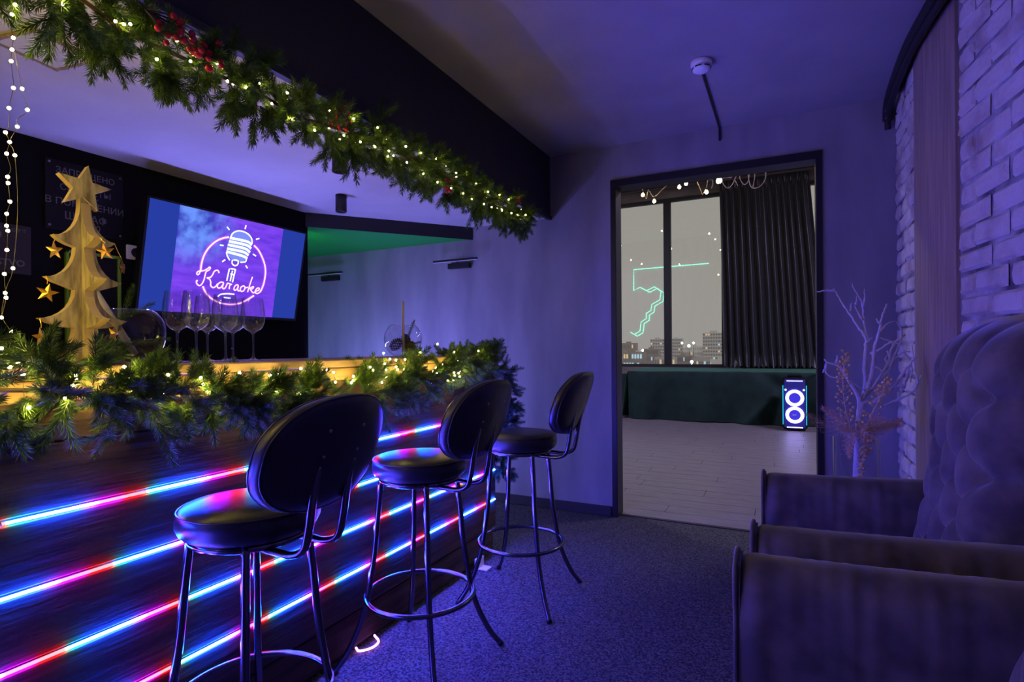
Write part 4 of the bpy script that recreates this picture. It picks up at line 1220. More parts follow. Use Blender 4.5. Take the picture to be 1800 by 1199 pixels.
MB().prism(stp, (tx + 0.002, ty - 0.002, tz + 0.499), (0.12, 0.99, 0), (0, 0, 1), (0.99, -0.12, 0), 0.026).build('top_star', M['treewood'], tr)
MB().bbox(tx + 0.011, tx + 0.038, ty - 0.016, ty + 0.016, tz, tz + 0.022, 0.006).build('foot_block', M['tvframe'], tr)
for ch in tr.children:
    if ch.name.startswith(('tree_panel', 'top_star')):
        ch.data.materials.append(M['treeedge'])
        big = sorted((p.area for p in ch.data.polygons), reverse=True)[1] * 0.9
        for p in ch.data.polygons:
            if p.area < big: p.material_index = 1
# gold stars hanging from the branch tips
gs = MB()
sp_ = star_pts(0.026, 0.0108)
vs = [(0, a, b) for a, b in sp_] + [(0.008, 0, 0), (-0.008, 0, 0)]
gs.add(vs, [(k, (k + 1) % 10, 10) for k in range(10)] + [((k + 1) % 10, k, 11) for k in range(10)])
gs_me = gs.mesh('star'); gs_me.materials.append(M['gold'])
gd_me = gs_me.copy(); gd_me.materials.clear(); gd_me.materials.append(M['copper'])
def gold_star(y, z, x, rz, rx, label, me=None, tip=None):
    t = thing('star_ornament', label, 'ornament', (x, y, z), 'gold star ornaments on the wooden tree')
    inst('star', me or gs_me, t, (x, y, z), (rx, 0, rz))
    tip = tip or (x, y, z + 0.045)
    MB().tube([(x, y, z + 0.024), (x, (y + tip[1]) / 2, (z + tip[2]) / 2 + 0.01), tip], 0.0009, 4).build('thread', M['gold'], t)
gold_star(ty - 0.077, tz + 0.312, tx + 0.016, 0.3, 0.1, 'gold star hanging from the top left branch of the wooden tree', tip=(tx + 0.006, ty - 0.075, tz + 0.358))
gold_star(ty - 0.094, tz + 0.196, tx + 0.016, -0.2, -0.2, 'gold star hanging from the middle left branch of the wooden tree', tip=(tx + 0.006, ty - 0.092, tz + 0.242))
gold_star(ty - 0.108, tz + 0.078, tx + 0.016, 0.35, 0.15, 'gold star hanging from the lowest left branch of the wooden tree', tip=(tx + 0.006, ty - 0.107, tz + 0.128))
gold_star(ty + 0.016, tz + 0.318, tx + 0.076, -0.1, 0.2, 'dark bronze star on the near right branch of the wooden tree', gd_me, (tx + 0.076, ty, tz + 0.358))
gold_star(ty + 0.098, tz + 0.290, tx + 0.004, 0.8, 0.2, 'dark bronze star on the far right branch of the wooden tree', gd_me, (tx + 0.004, ty + 0.077, tz + 0.358))
gold_star(ty + 0.018, tz + 0.088, tx + 0.109, 0.6, -0.3, 'bright gold star in front of the glass bowl, lowest right branch', tip=(tx + 0.108, ty + 0.002, tz + 0.128))

# ================================================================== glass bowls and wine glasses
def bowl(x, y, r, label, oz=1.212, seed=1):
    b = thing('glass_bowl', label, 'glass bowl', (x, y, oz), 'round glass bowls on the bar')
    zc = oz + r * 0.93
    th0, th1 = math.radians(158), math.radians(40)
    out = [(r * math.sin(th0 + (th1 - th0) * k / 22), r * -math.cos(PI - (th0 + (th1 - th0) * k / 22))) for k in range(23)]
    inn = [((r - 0.0035) * math.sin(th0 + (th1 - th0) * k / 22), (r - 0.0035) * -math.cos(PI - (th0 + (th1 - th0) * k / 22))) for k in range(23)]
    prof = [(0.0004, out[0][1])] + out + [(out[-1][0] - 0.003, out[-1][1] - 0.001)]
    zmin = out[0][1]
    MB().lathe([(a, c - zmin + 0.0006) for a, c in prof], (x, y, oz), 48).build('vessel', M['glass'], b, True)
    return b
b1 = bowl(-1.90, 1.045, 0.102, 'big round glass bowl with fir twigs behind the wooden tree')
b2 = bowl(-1.86, 2.41, 0.102, 'round glass bowl with pine cones and a candle, right end of bar')
def loose_twig(p, d, s, label, dark=True, seed=0):
    o = inst('fir_sprig', (TWD if dark else TW)[seed % 3], None, None, matrix=(lambda m: m)(Matrix.Translation(Vector(p)) @ frame(d).to_4x4() @ Matrix.Scale(s, 4)))
    tag(o, label, 'fir sprig', 'fir sprigs in the glass bowls')
TWB = twig_mesh(50, 0.15, 200, 0.020, 0.0026, 'needle', 0)
def sprig(p, d, s, label):
    o = inst('fir_sprig', TWB, None, None, matrix=Matrix.Translation(Vector(p)) @ frame(d).to_4x4() @ Matrix.Scale(s, 4))
    tag(o, label, 'fir sprig', 'fir sprigs in the glass bowls')
sprig((-1.90, 1.01, 1.315), (0.05, 0.30, 1.0), 0.98, 'fir sprig standing tall out of the big glass bowl')
sprig((-1.90, 1.00, 1.345), (0.1, 0.9, 0.48), 0.85, 'fir sprig leaning right over the rim of the big glass bowl')
sprig((-1.88, 0.99, 1.27), (0.3, 0.9, 0.1), 0.95, 'fir sprig lying inside the big glass bowl')
sprig((-1.92, 1.10, 1.25), (0.3, -0.7, 0.15), 0.85, 'dim fir sprig curled at the bottom of the big glass bowl')
sprig((-1.86, 2.43, 1.28), (0.1, 0.35, 0.8), 0.9, 'fir sprig poking out of the right glass bowl')
sprig((-1.83, 2.38, 1.27), (0.2, 0.6, 0.1), 0.7, 'fir sprig lying in the right glass bowl')
def pine_cone(p, s, d, label):
    t = thing('pine_cone', label, 'pine cone', p, 'pine cones in the right glass bowl')
    m = MB()
    fr = frame(d)
    for k in range(70):
        z = (k / 70 - 0.45) * 0.075
        rr = 0.024 * math.sin(PI * min(1, (k + 5) / 78)) ** 0.7
        a = k * 2.39996
        c = Vector((rr * math.cos(a), rr * math.sin(a), z))
        o = Vector((math.cos(a), math.sin(a), 0)); tn = Vector((-math.sin(a), math.cos(a), 0))
        q = [c * 1.0 - o * rr * 0.8, c + tn * 0.008 + o * 0.002, c + o * 0.010 + Vector((0, 0, 0.006)), c - tn * 0.008 + o * 0.002]
        m.add([Vector(p) + fr @ (w * s) for w in q], [(0, 1, 2, 3)])
    m.build('scales', M['cone'], t)
pine_cone((-1.885, 2.375, 1.275), 1.0, (0.3, 0.5, 0.5), 'pine cone in the right glass bowl, left of its candle')
pine_cone((-1.84, 2.44, 1.265), 1.0, (-0.3, 0.6, 0.3), 'pine cone in the right glass bowl, right of its candle')
pine_cone((-1.88, 2.46, 1.30), 0.9, (0.2, -0.5, 0.6), 'pine cone at the back of the right glass bowl')
o = MB().lathe([(0.0004, 0), (0.0085, 0), (0.0075, 0.27), (0.006, 0.276), (0.0004, 0.278)], (-1.86, 2.41, 1.236), 14).build('taper_candle', M['candle'], None, True)
tag(o, 'tall slim grey candle standing in the right glass bowl', 'candle')
o = MB().tube([(-1.90, 1.06, 1.24), (-1.93, 0.955, 1.45)], [0.011, 0.009], 12).build('taper_candle', M['candle'], None, True)
tag(o, 'leaning grey candle half hidden between wooden tree and glass bowl', 'candle')

def wine_prof(s=1.0):
    out = [(0.0004, 0.0), (0.033, 0.0), (0.034, 0.0015), (0.030, 0.003), (0.012, 0.007), (0.0055, 0.013), (0.0038, 0.03), (0.0036, 0.07), (0.0042, 0.098), (0.008, 0.106),
           (0.022, 0.114), (0.034, 0.126), (0.0405, 0.145), (0.0425, 0.165), (0.041, 0.19), (0.0375, 0.215), (0.0345, 0.235)]
    inn = [(0.0333, 0.235), (0.0362, 0.215), (0.0396, 0.19), (0.0411, 0.165), (0.0391, 0.145), (0.0326, 0.127), (0.021, 0.1155), (0.008, 0.110), (0.0004, 0.109)]
    return [(a * s, b * s) for a, b in out]
wg = thing('wine_glass', 'x', 'wine glass', (0, 0, 0), 'wine glasses on the bar')
MB().lathe(wine_prof(), (0, 0, 0), 40).build('glass_body', M['wineglass'], wg, True)
wpos = [(-1.80, 1.136, 'leftmost wine glass in the row, next to the big glass bowl'), (-1.735, 1.158, 'second wine glass from the left, nearest to the viewer'),
        (-1.87, 1.29, 'third wine glass from the left, set back in the row'), (-1.765, 1.285, 'fourth wine glass from the left, in the front row'),
        (-1.86, 1.385, 'fifth wine glass from the left, half hidden behind its neighbours'), (-1.80, 1.425, 'rightmost wine glass in the row')]
for k, (x, y, lab) in enumerate(wpos):
    w = wg if k == 0 else copy_tree(wg)
    w.location = (x, y, 1.2126)
    w['label'] = lab
# ================================================================== vase with branches by the right wall
VX, VY = 0.302, 3.2
vs_ = thing('glass_vase', 'tall clear glass cylinder vase in the corner behind the armchair', 'vase', (VX, VY, 0))
MB().lathe([(0.0005, 0.0), (0.098, 0.0), (0.10, 0.004), (0.10, 0.80), (0.0965, 0.801)], (VX, VY, 0.0005), 48).build('cylinder', M['glass'], vs_, True)
BRANCH = [[[(0.3177,0.9337),(0.3421,1.028),(0.3441,1.1632),(0.3473,1.2471),(0.3495,1.2843),(0.3379,1.3171),(0.3182,1.3456),(0.2825,1.4124),(0.2585,1.4557),(0.2343,1.4994),(0.2141,1.5456)],[(0.2181,1.5335),(0.183,1.5354),(0.1389,1.5306)],[(0.2846,1.4264),(0.2868,1.4546),(0.2909,1.4685)],[(0.3572,1.247),(0.3516,1.3029),(0.3421,1.373),(0.3366,1.4478),(0.325,1.4904),(0.3112,1.5145),(0.2954,1.5482),(0.2935,1.5694)],[(0.3382,1.3778),(0.3107,1.4348),(0.3029,1.468)],[(0.3386,1.4477),(0.3448,1.4894),(0.3431,1.5361)],[(0.3089,1.4583),(0.3131,1.5003)],[(0.3534,1.275),(0.3751,1.2956)]],[[(0.3177,0.9337),(0.3601,1.0796),(0.3723,1.1634),(0.3806,1.2468),(0.3966,1.3114),(0.4086,1.3849),(0.4204,1.4214),(0.4341,1.4553)],[(0.3986,1.3206),(0.4316,1.359),(0.4716,1.3693)],[(0.4007,1.3529),(0.3873,1.3833)],[(0.3609,1.2144),(0.4039,1.2397),(0.4425,1.2693),(0.4691,1.2644),(0.499,1.2232)],[(0.3762,1.1541),(0.4033,1.1359),(0.4186,1.113)]],[[(0.3177,0.9337),(0.3715,1.0288),(0.403,1.0805),(0.442,1.1684),(0.4691,1.2598),(0.5163,1.3046)],[(0.4691,1.2598),(0.4388,1.2831),(0.4081,1.295)],[(0.4461,1.228),(0.4496,1.1638),(0.4415,1.095)],[(0.4495,1.1501),(0.4879,1.246),(0.5013,1.2913),(0.4959,1.3368),(0.4792,1.3737)],[(0.442,1.1684),(0.4325,1.1867),(0.446,1.2097)],[(0.3952,1.0711),(0.4456,1.1363),(0.4687,1.1868),(0.5065,1.2186),(0.5363,1.223)],[(0.5065,1.2186),(0.536,1.1779),(0.5394,1.1193),(0.5317,1.074)]],[[(0.3177,0.9337),(0.3791,0.9827),(0.4489,1.0539),(0.491,1.1323),(0.5212,1.1779),(0.5399,1.2005)],[(0.4489,1.0539),(0.4944,1.0732),(0.5172,1.1371)],[(0.4905,1.0504),(0.506,1.1279),(0.5174,1.1643)],[(0.4178,0.9657),(0.4789,1.0),(0.5241,1.0331),(0.5428,1.0697),(0.556,1.115)],[(0.5241,1.0331),(0.5429,1.0788),(0.5321,1.1372),(0.5235,1.2548)],[(0.4867,1.0321),(0.4831,1.073),(0.4852,1.1094)]],[[(0.3177,0.9337),(0.3003,1.0268),(0.2685,1.0872),(0.2403,1.1389),(0.2159,1.1624),(0.1828,1.1694),(0.1662,1.1861)],[(0.22,1.1672),(0.2223,1.2053)],[(0.1745,1.167),(0.1721,1.1238),(0.1949,1.1002),(0.2319,1.0913)],[(0.1744,1.1622),(0.1659,1.1333),(0.1575,1.1188)],[(0.2805,1.0733),(0.3085,1.0552),(0.3401,1.0326)]]]
blabels = ['white painted branch, tallest and leaning left, in the glass vase', 'white painted branch rising upright with a fork at its tip',
           'white painted branch leaning right towards the brick column', 'white painted branch curving out far to the right', 'white painted branch bent out to the left over gold berries']
r = random.Random(21)
for bi, br in enumerate(BRANCH):
    t = thing('dry_branch', blabels[bi], 'branch', (VX, VY, 0.02), 'white branches in the glass vase')
    dep = [0.02, -0.02, 0.05, -0.05, -0.03][bi]
    for li, line in enumerate(br):
        base = Vector((VX, VY, 0.75))
        pts = []
        for (x, z) in line:
            hgt = max(0, z - 0.75)
            y = VY + dep * min(1, hgt / 0.3) + 0.03 * noise.noise((x * 6, z * 6, bi * 3.1))
            f = (y) / 3.2       # keep the traced spread when a branch stands nearer or farther
            pts.append(Vector((x, y, z)))
        if li == 0:
            pts = [Vector((VX + (bi - 2) * 0.022, VY + dep * 0.6, 0.022)), Vector((VX + (bi - 2) * 0.005, VY, 0.5))] + pts
        P = spline(pts, 4)
        P = [p + Vector((U(-1, 1), U(-1, 1), U(-1, 1))) * 0.0018 for p in P]
        n = len(P)
        r0 = 0.0125 if li == 0 else 0.0062
        MB().tube(P, [max(0.0022, (r0 * (1 - 0.72 * k / n)) * U(0.85, 1.2)) for k in range(n)], 7).build('stem' if li == 0 else 'side_twig', M['branch'], t, True)
gb_me = MB().sphere((0, 0, 0), 0.0075, 10, 7).mesh('berry', True)
gb_me.materials.append(M['goldberry'])
def gold_spray(label, line, n, wid, seed):
    rr = random.Random(seed)
    P = spline(line, 8)
    t = thing('gold_berry_spray', label, 'berries', tuple(P[0]), 'gold berry sprays in the glass vase')
    sm = MB().tube(P, 0.0022, 5)
    pos = []
    for k in range(n):
        f = 0.08 + 0.92 * k / (n - 1)
        p = P[min(len(P) - 1, int(f * (len(P) - 1)))]
        a = k * 2.4
        w = wid * (1.05 - 0.75 * f) * rr.uniform(0.5, 1.1)
        q = p + Vector((math.cos(a) * w, math.sin(a) * w, rr.uniform(0.0, 0.02)))
        sm.tube([p - Vector((0, 0, 0.012)), q], 0.0008, 3)
        pos.append(q)
    sm.build('stem', M['fern'], t)
    for q in pos:
        s = rr.uniform(0.8, 1.1)
        inst('berry', gb_me, t, q, (0, 0, 0), (s, s, s))
gold_spray('gold berry spray standing tall on the left of the vase', [(0.29, 3.12, 0.78), (0.25, 3.10, 0.95), (0.24, 3.10, 1.10), (0.255, 3.11, 1.215)], 60, 0.055, 1)
gold_spray('gold berry spray leaning right out of the vase', [(0.31, 3.12, 0.78), (0.355, 3.11, 0.92), (0.40, 3.11, 1.03), (0.425, 3.12, 1.09)], 48, 0.05, 2)
gold_spray('gold berry spray hanging down inside the vase', [(0.335, 3.135, 0.86), (0.345, 3.13, 0.78), (0.32, 3.13, 0.70), (0.315, 3.13, 0.58)], 50, 0.03, 3)
# copper feathery sprigs round the rim
def fern_mesh(seed):
    r = random.Random(seed)
    v, f = [], []
    def blade(p, q, w):
        d = (q - p).normalized(); s = d.orthogonal().normalized() * w
        b = len(v); v.extend([p - s, p + s, q]); f.append((b, b + 1, b + 2))
    L = 0.20
    for k in range(46):
        t = k / 46
        p = Vector((0.02 * math.sin(t * 3), 0, L * t))
        a = k * 2.4
        q = p + Vector((math.cos(a), math.sin(a), 0.9)) * 0.065 * (1.05 - t) + Vector((0, 0, 0.01))
        blade(p, q, 0.0009)
        for j in range(7):
            u = (j + 1) / 8
            c = p.lerp(q, u)
            for s in range(3):
                e = c + Vector((r.uniform(-1, 1), r.uniform(-1, 1), r.uniform(-0.2, 1.2))) * 0.015
                blade(c, e, 0.0008)
    blade(Vector((0, 0, 0)), Vector((0, 0, L)), 0.0016)
    me = bpy.data.meshes.new('fern_frond')
    me.from_pydata([tuple(p) for p in v], [], f)
    me.materials.append(M['fern'])
    return me
FM = [fern_mesh(k) for k in range(3)]
fl = ['far left', 'left', 'front left', 'front', 'front right', 'right', 'far right', 'lower left']
fd = [(-0.95, -0.2, 0.45), (-0.55, -0.4, 0.5), (-0.35, -0.6, 0.15), (0.05, -0.7, 0.1), (0.35, -0.5, 0.3), (0.75, -0.3, 0.4), (0.9, -0.1, 0.25), (-0.15, -0.55, -0.55)]
for k, d in enumerate(fd):
    p = Vector((0.30 + 0.03 * d[0], 3.17, 0.83))
    o = inst('fern_sprig', FM[k % 3], None, None, matrix=Matrix.Translation(p) @ frame(d, k).to_4x4() @ Matrix.Scale([1.05, 1, 0.8, 0.8, 0.85, 0.9, 0.8, 0.75][k], 4))
    tag(o, 'feathery copper brown sprig at the %s of the vase rim' % fl[k], 'sprig', 'copper sprigs in the glass vase')

# ================================================================== the hall: covered bench, curtain, speaker, lights
cv = MB()
X0, X1, YF, YR, ZT = -2.54, 1.6, 9.72, 11.22, 0.86
def cloth(u, w):
    x = X0 + (X1 - X0) * u
    n1 = noise.noise((x * 1.3, 0.3, 0))
    sag = 0.02 * math.sin(x * 2.1) + 0.015 * math.sin(x * 4.7 + 1)
    if w < 0.3:
        t = w / 0.3
        return (x, YR + (YF - YR) * t, ZT + 0.012 * noise.noise((x * 2, t * 3, 1)) * t - (0.02 * t ** 4))
    t = (w - 0.3) / 0.7
    z = ZT - 0.02 - t * (ZT - 0.03)
    fold = (0.055 * math.sin(x * 9 + 2 * math.sin(x * 2.2) + t * 1.5) + 0.018 * math.sin(x * 21 + t * 3)) * (0.15 + t) * 0.8
    # diagonal gather towards the right
    gx = (x - (0.05 - 0.75 * (1 - t) ** 1.2 + 0.35)) / 0.16
    fold -= 0.07 * math.exp(-gx * gx)
    gx2 = (x - (0.25 - 0.95 * t ** 0.8 + 0.1)) / 0.10
    fold += 0.05 * math.exp(-gx2 * gx2)
    return (x, YF - 0.05 * (1 - (1 - min(1, t * 6)) ** 2) * 0.5 - fold, z if t < 1 else 0.012 + 0.01 * n1)
cv.grid(cloth, 150, 46)
def side(u, w):
    y = YF + (YR - YF) * u
    t = w
    return (X0 - (0.02 + 0.10 * t + 0.03 * math.sin(u * 14) * t) * (1 if t > 0 else 0), y - 0.02 * (1 - u), ZT - 0.02 - t * (ZT - 0.035))
cv.grid(side, 24, 12)
o = cv.build('draped_bench', M['cloth'], None, True)
tag(o, 'long bench under the window draped in dark green velvet', 'bench')
sc_ = MB().grid(lambda u, w: (X0 - 0.85 + 0.84 * u, YF + 0.50 - 0.05 * math.sin(u * 9) - 0.1 * (1 - u) - 0.12 * w, 0.74 * (1 - w) + 0.012 + 0.03 * (1 - w) * u), 20, 14)
o = sc_.build('draped_cloth', M['cloth'], None, True)
tag(o, 'lower piece of green cloth draped at the left end of the bench', 'cloth')
# black satin curtain
cu_ = MB()
def curt(u, w):
    xa, xb = -1.12, 0.36
    z = 4.36 - w * (4.36 - 0.895)
    bot = max(0, (w - 0.93) / 0.07)
    spread = 1 + 0.03 * math.sin(w * 3)
    x = xa + (xb - xa) * u + 0.26 * u * w + (0.07 * w * (1 - u))
    ph = u * 2 * PI * 13 + 1.2 * math.sin(u * 9) + 0.5 * noise.noise((u * 6, w * 3, 0))
    amp = (0.035 + 0.035 * min(1, w * 4)) * (0.7 + 0.6 * noise.noise((u * 5, 2, 0)) + 0.3)
    y = 10.98 - amp * math.sin(ph) - bot * 0.10 * (0.5 + 0.5 * math.sin(ph * 1.3))
    if w < 0.04: y = 10.98 - amp * 0.5 * math.sin(ph * 2.0)
    z += bot * 0.02 * math.sin(ph * 1.7)
    return (x, y, z)
cu_.grid(curt, 260, 60)
cobj = thing('curtain', 'black satin curtain hanging in folds before the hall window', 'curtain', (-0.3, 10.98, 0.9))
cu_.build('drape', M['curtain'], cobj, True)
MB().tube([(-4.5, 10.98, 4.385), (2.6, 10.98, 4.385)], 0.018, 10).build('rail', M['frame'], cobj, True)
# heating pipes over the window
for k, (z, rr) in enumerate(((4.50, 0.05), (4.34, 0.03))):
    o = MB().tube([(-5.9, 10.9 - 0.04 * k, z), (3.5, 10.9 - 0.04 * k, z)], rr, 12).build('pipe', M['pipe'], None, True)
    tag(o, ['thick brown pipe running above the hall window', 'thin brown pipe running just above the window head'][k], 'pipe')
# party speaker
sp = thing('party_speaker', 'tall party loudspeaker with two glowing violet rings on hall floor', 'speaker', (0.095, 9.3, 0))
MB().bbox(-0.075, 0.265, 9.18, 9.50, 0.02, 0.80, 0.035).build('cabinet', M['tvframe'], sp)
MB().bbox(-0.045, 0.235, 9.155, 9.18, 0.05, 0.77, 0.012).build('grille', mat('blue_lit_grille', (0.05, 0.05, 0.35), 0.4), sp)
M['sp_ring'] = emit('speaker_ring_light', (0.42, 0.36, 1.0), 7.0)
M['sp_cyan'] = emit('speaker_side_light', (0.02, 0.45, 0.8), 1.6)
M['sp_white'] = emit('speaker_spot_light', (0.6, 0.65, 1.0), 1.6)
M['sp_blue'] = emit('speaker_cone_light', (0.055, 0.04, 0.75), 1.0)
for z in (0.495, 0.245):
    rg = MB().lathe([(0.078, -0.004), (0.078, -0.014), (0.122, -0.014), (0.122, -0.004), (0.078, -0.004)], (0.095, 9.155, z), 40, 'y').build('ring_light', M['sp_ring'], sp, True)
    cn = MB().lathe([(0.078, -0.006), (0.045, 0.0), (0.040, -0.004), (0.0005, -0.010)], (0.095, 9.155, z), 32, 'y').build('woofer', M['sp_blue'], sp, True)
MB().bbox(0.065, 0.115, 9.138, 9.145, 0.238, 0.252, 0.002).build('badge', M['white'], sp)
for x in (-0.06, 0.25):
    MB().tube([(x, 9.158, 0.10), (x, 9.158, 0.68)], 0.005, 8).build('side_light', M['sp_cyan'], sp, True)
for x in (-0.025, 0.215):
    MB().lathe([(0.0005, -0.008), (0.016, -0.006), (0.016, 0.0), (0.0005, 0.0)], (x, 9.152, 0.615), 16, 'y').build('corner_light', M['sp_white'], sp, True)
MB().bbox(-0.01, 0.20, 9.148, 9.158, 0.742, 0.752, 0.002).build('top_light', M['sp_ring'], sp)
MB().bbox(-0.01, 0.20, 9.148, 9.158, 0.055, 0.067, 0.002).build('bottom_light', M['sp_ring'], sp)
MB().bbox(0.0, 0.19, 9.22, 9.40, 0.80, 0.835, 0.012).build('carry_handle', M['tvframe'], sp)
# bare warm bulbs on cords
hb_me = MB().lathe([(0.0004, -0.034), (0.016, -0.030), (0.024, -0.016), (0.024, -0.004), (0.016, 0.014), (0.009, 0.022), (0.0004, 0.024)], (0, 0, 0), 14).mesh('bulb', True)
M['hbulb'] = emit('hall_bulb_light', (1.0, 0.68, 0.26), HALL_BULB)
hb_me.materials.append(M['hbulb'])
def hall_string(label, pts, ends, group='bulb strings in the hall'):
    t = thing('bulb_string', label, 'string lights', tuple(pts[0]), group)
    w = []
    for a, b in zip(pts, pts[1:]):
        a, b = Vector(a), Vector(b)
        w += [a + Vector((0, 0, 0.05)), (a + b) / 2 + Vector((0, 0, 0.10))]
    w.append(Vector(pts[-1]) + Vector((0, 0, 0.05)))
    w = [Vector(ends[0])] + w + [Vector(ends[1])]
    MB().tube(spline(w, 3), 0.0045, 5).build('cord', M['cable'], t, True)
    for p in pts:
        b = inst('bulb', hb_me, t, p, (0, 0, 0), (0.8, 0.8, 0.8))
        MB().tube([Vector(p) + Vector((0, 0, 0.016)), Vector(p) + Vector((0, 0, 0.055))], 0.010, 8).build('socket', M['tvframe'], b, True)
HB = [(-1.623,7.0,3.194),(-1.481,7.0,3.097),(-1.175,7.0,3.233),(-1.094,7.0,3.264),(-0.857,7.0,3.128),(-0.434,4.25,2.465)]
hall_string('string of five warm bulbs hanging high in the hall doorway view', HB[:-1], [(HB[0][0] - 0.35, 7.0, 4.80), (HB[4][0] + 0.2, 7.0, 4.80)])
hall_string('warm bulb on a short cord just behind the doorway lintel', [HB[-1]], [(HB[-1][0] - 0.05, 4.118, 2.62), (HB[-1][0] + 0.05, 4.118, 2.66)])
r = random.Random(31)
for k in range(3):
    pts = [(-5.2 + i * 1.15, 5.2 + k * 1.3 + 0.2 * math.sin(i), 3.95 + 0.22 * math.cos(i * 1.9 + k) + 0.08 * k) for i in range(7)]
    hall_string(['bulb string across the hall ceiling nearest the doorway wall', 'bulb string across the middle of the hall ceiling', 'bulb string across the hall ceiling towards the window'][k], pts, [(-5.99, pts[0][1], 4.3), (3.59, pts[-1][1], 4.5)])
# tangle of cream cord
LOOP = [[(-0.527,2.6392),(-0.5646,2.5997),(-0.5274,2.5775),(-0.4534,2.6003)],[(-0.527,2.6336),(-0.5191,2.5538),(-0.5278,2.5102)],[(-0.4535,2.578),(-0.4271,2.6298),(-0.3703,2.6102),(-0.3757,2.5668),(-0.4379,2.5646),(-0.4433,2.5376),(-0.4103,2.4996),(-0.3708,2.5219),(-0.3345,2.5883),(-0.3139,2.6237),(-0.3194,2.5586),(-0.2893,2.5104),(-0.2589,2.528),(-0.2434,2.6021)],[(-0.2632,2.6379),(-0.2567,2.5496),(-0.2391,2.4816),(-0.1994,2.4588),(-0.1597,2.4815),(-0.1377,2.5431),(-0.144,2.6357)],[(-0.2182,2.6364),(-0.2136,2.565),(-0.2272,2.4778)],[(-0.3962,2.5919),(-0.3599,2.6197),(-0.3907,2.6354),(-0.4168,2.606),(-0.3809,2.5565)],[(-0.3502,2.541),(-0.3351,2.5058)]]
lp = MB()
for line in LOOP: lp.tube(spline([(x, 4.6 + 0.03 * math.sin(i * 1.3), z) for i, (x, z) in enumerate(line)], 5), 0.0032, 6)
lp.tube(spline([(LOOP[3][-1][0], 4.6, LOOP[3][-1][1]), (LOOP[3][-1][0] + 0.02, 4.4, 2.66), (LOOP[3][-1][0] + 0.02, 4.118, 2.75)], 5), 0.0032, 6)
lp.tube(spline([(LOOP[0][0][0], 4.6, LOOP[0][0][1]), (LOOP[0][0][0], 4.4, 2.66), (LOOP[0][0][0], 4.118, 2.75)], 5), 0.0032, 6)
o = lp.build('cord_tangle', M['cable'], None, True)
tag(o, 'tangled loops of cream cord dangling inside the doorway top', 'cord')
# neon outline on the hall side of the doorway wall; the window shows its mirror image
NEON = [(-2.205,3.9195),(-4.6023,3.8897),(-4.6073,3.1817),(-4.3956,3.2847),(-4.1689,3.1583),(-3.9242,3.2771),(-3.7028,3.1147),(-3.7416,2.8356),(-4.0029,2.6967),(-4.0418,2.4906),(-4.193,2.4015),(-4.1942,2.2309),(-4.3656,2.122),(-4.4059,1.8183),(-4.5984,1.7074),(-4.7331,1.7866)]
M['neon_green'] = emit('green_neon', (0.10, 1.0, 0.62), 7.0)
ne = MB()
P = [(x, 4.143, z) for x, z in NEON]
ne.tube(P, 0.016, 8)
P2 = [(x + 0.10, 4.143, z - 0.06) for x, z in NEON[3:]]
ne.tube(P2, 0.016, 8)
o = ne.build('neon_sign', M['neon_green'])
tag(o, 'green neon outline mirrored in the hall window glass', 'neon sign')
# housings for the added hall lamps, out of the doorway's view
for x, y, lab in ((2.2, 7.2, 'added unseen ceiling lamp over the right side of the hall'), (-5.0, 6.5, 'added unseen ceiling lamp over the left side of the hall')):
    l = thing('added_hall_lamp', lab, 'ceiling light', (x, y, 4.32), 'added hall ceiling lamps')
    MB().bbox(x - 0.62, x + 0.62, y - 0.17, y + 0.17, 4.31, 4.36, 0.005).build('housing', M['frame'], l)
    MB().tube([(x, y, 4.36), (x, y, 4.80)], 0.012, 8).build('stem', M['frame'], l, True)

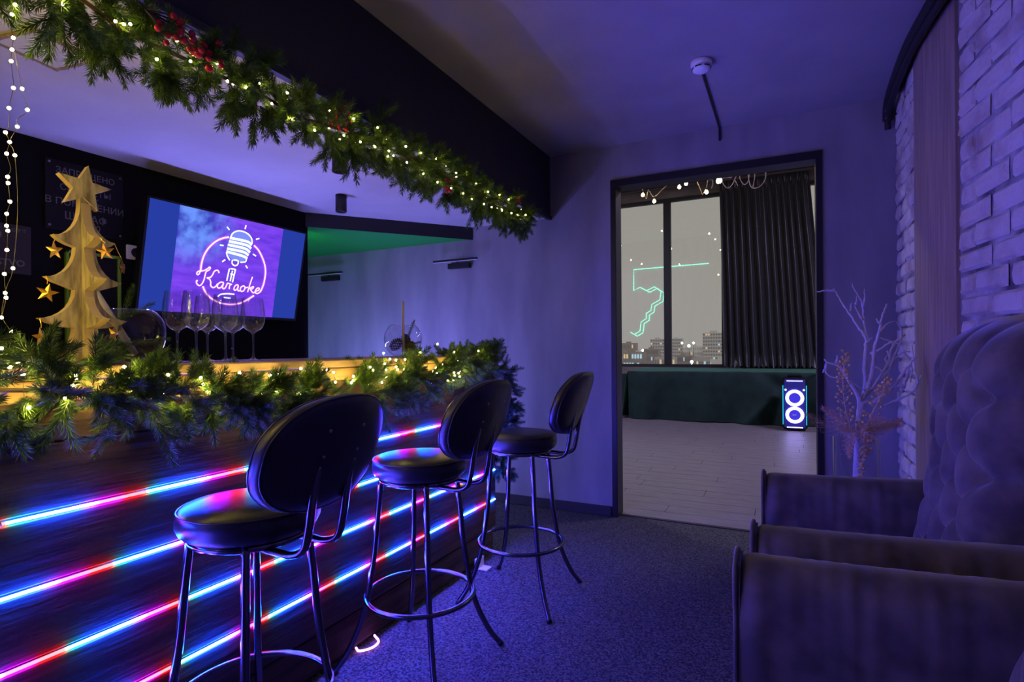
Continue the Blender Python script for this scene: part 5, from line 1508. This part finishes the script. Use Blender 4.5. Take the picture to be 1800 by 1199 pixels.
# ================================================================== the city outside
r = random.Random(17)
cm_ = [mat('haze_pale_concrete', (0.74, 0.70, 0.69), 0.9), mat('haze_grey_concrete', (0.64, 0.62, 0.63), 0.9), mat('haze_brown_brick_block', (0.50, 0.43, 0.39), 0.9), mat('red_roof', (0.42, 0.22, 0.18), 0.9), mat('haze_light_render', (0.85, 0.83, 0.83), 0.9)]  # building colours paled to stand in for distance haze
wlit = [emit('lit_window_cool', (0.55, 0.85, 1.0), 0.9), emit('lit_window_warm', (1.0, 0.75, 0.40), 0.8)]
wdark = mat('haze_dark_window', (0.36, 0.35, 0.36), 0.5)  # lightened too, low contrast as if seen through haze
M['lamp'] = emit('street_lamp_light', (1.0, 0.95, 0.8), 30.0)
struct('ground', MB().box(-260, 200, 13.0, 420, -24.2, -24.0), cm_[1])
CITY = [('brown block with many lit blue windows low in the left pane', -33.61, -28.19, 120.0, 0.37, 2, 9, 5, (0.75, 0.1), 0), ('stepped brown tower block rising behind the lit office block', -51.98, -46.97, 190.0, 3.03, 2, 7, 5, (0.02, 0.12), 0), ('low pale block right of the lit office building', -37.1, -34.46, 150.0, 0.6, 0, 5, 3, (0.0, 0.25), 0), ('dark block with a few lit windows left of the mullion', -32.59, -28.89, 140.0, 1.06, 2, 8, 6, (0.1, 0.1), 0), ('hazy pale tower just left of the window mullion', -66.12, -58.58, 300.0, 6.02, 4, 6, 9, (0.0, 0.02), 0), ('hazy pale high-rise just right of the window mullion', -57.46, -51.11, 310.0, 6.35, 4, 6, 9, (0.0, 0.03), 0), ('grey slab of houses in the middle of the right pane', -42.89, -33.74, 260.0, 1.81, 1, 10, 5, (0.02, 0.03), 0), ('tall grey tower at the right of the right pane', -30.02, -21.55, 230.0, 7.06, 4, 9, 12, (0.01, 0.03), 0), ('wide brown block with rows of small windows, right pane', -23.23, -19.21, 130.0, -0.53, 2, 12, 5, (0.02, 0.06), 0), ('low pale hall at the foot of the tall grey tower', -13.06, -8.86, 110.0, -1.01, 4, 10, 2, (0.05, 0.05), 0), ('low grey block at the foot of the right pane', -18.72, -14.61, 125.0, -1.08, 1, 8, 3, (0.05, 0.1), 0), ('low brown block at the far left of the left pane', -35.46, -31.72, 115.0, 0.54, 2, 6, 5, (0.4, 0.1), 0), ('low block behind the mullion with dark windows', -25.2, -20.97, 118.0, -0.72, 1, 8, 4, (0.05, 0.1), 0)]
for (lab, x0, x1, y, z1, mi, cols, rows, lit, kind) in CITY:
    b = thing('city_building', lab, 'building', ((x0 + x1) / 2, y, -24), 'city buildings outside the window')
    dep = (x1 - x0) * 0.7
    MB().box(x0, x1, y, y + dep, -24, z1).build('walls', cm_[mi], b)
    zb = max(-9.0, z1 - rows * 3.4) if kind == 0 else z1 - rows * 3.2
    if cols:
        cw, rh = (x1 - x0) / cols, (z1 - zb) / rows
        wm = MB().box(-0.5, 0.5, -0.06, 0.06, -0.5, 0.5)
        base = wm.mesh('window')
        mats = []
        for mm in (wlit[0], wlit[1], wdark):
            me = base.copy(); me.materials.append(mm); mats.append(me)
        for i in range(cols):
            for j in range(rows):
                q = r.random()
                me = mats[0] if q < lit[0] else (mats[1] if q < lit[0] + lit[1] else mats[2])
                inst('window', me, b, (x0 + (i + 0.5) * cw, y - 0.02, zb + (j + 0.5) * rh), (0, 0, 0), (cw * 0.62, 1, rh * 0.5))
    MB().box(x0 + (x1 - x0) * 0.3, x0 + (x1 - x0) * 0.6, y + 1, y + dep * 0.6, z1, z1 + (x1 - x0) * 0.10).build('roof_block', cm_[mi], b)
rf = MB().add([(-27.6, 200, -5.0), (-23.4, 200, -5.0), (-23.4, 205, -5.0), (-27.6, 205, -5.0), (-26.6, 201.5, -2.4), (-24.4, 201.5, -2.4), (-24.4, 203.5, -2.4), (-26.6, 203.5, -2.4)],
              [(0, 1, 5, 4), (1, 2, 6, 5), (2, 3, 7, 6), (3, 0, 4, 7), (4, 5, 6, 7), (0, 1, 2, 3)])
hs_ = thing('city_house', 'small house with a red hipped roof outside the right pane', 'building', (-25.5, 202, -24))
rf.build('roof', cm_[3], hs_)
MB().box(-27.3, -23.7, 200.4, 204.6, -24, -5.0).build('walls', cm_[0], hs_)
LAMPS = [(-16.15,108.5,-1.42,0.28),(-41.81,253.5,3.35,0.45),(-38.89,253.5,2.06,0.55),(-36.95,253.5,3.3,0.45),(-23.62,108.5,-2.0,0.12),(-14.66,98.5,-1.66,0.14),(-9.53,98.5,-1.72,0.15),(-34.49,147.5,0.61,0.3)]
ll = ['bright street lamp low in the right pane', 'distant floodlight, left of three in the right pane', 'distant floodlight, middle and lowest of three', 'distant floodlight, right of three in the right pane', 'small street light low in the left pane', 'street light by the red roof', 'street light at the curtain edge', 'warm street light on the left building']
for k, (x, y, z, s) in enumerate(LAMPS):
    t = thing('street_lamp', ll[k], 'street light', (x, y, -24), 'lamps in the city outside')
    MB().sphere((x, y, z), s, 10, 6).build('lamp_head', M['lamp'], t, True)
    MB().tube([(x, y + s, -24), (x, y + s, z)], s * 0.25, 6).build('pole', M['frame'], t, True)
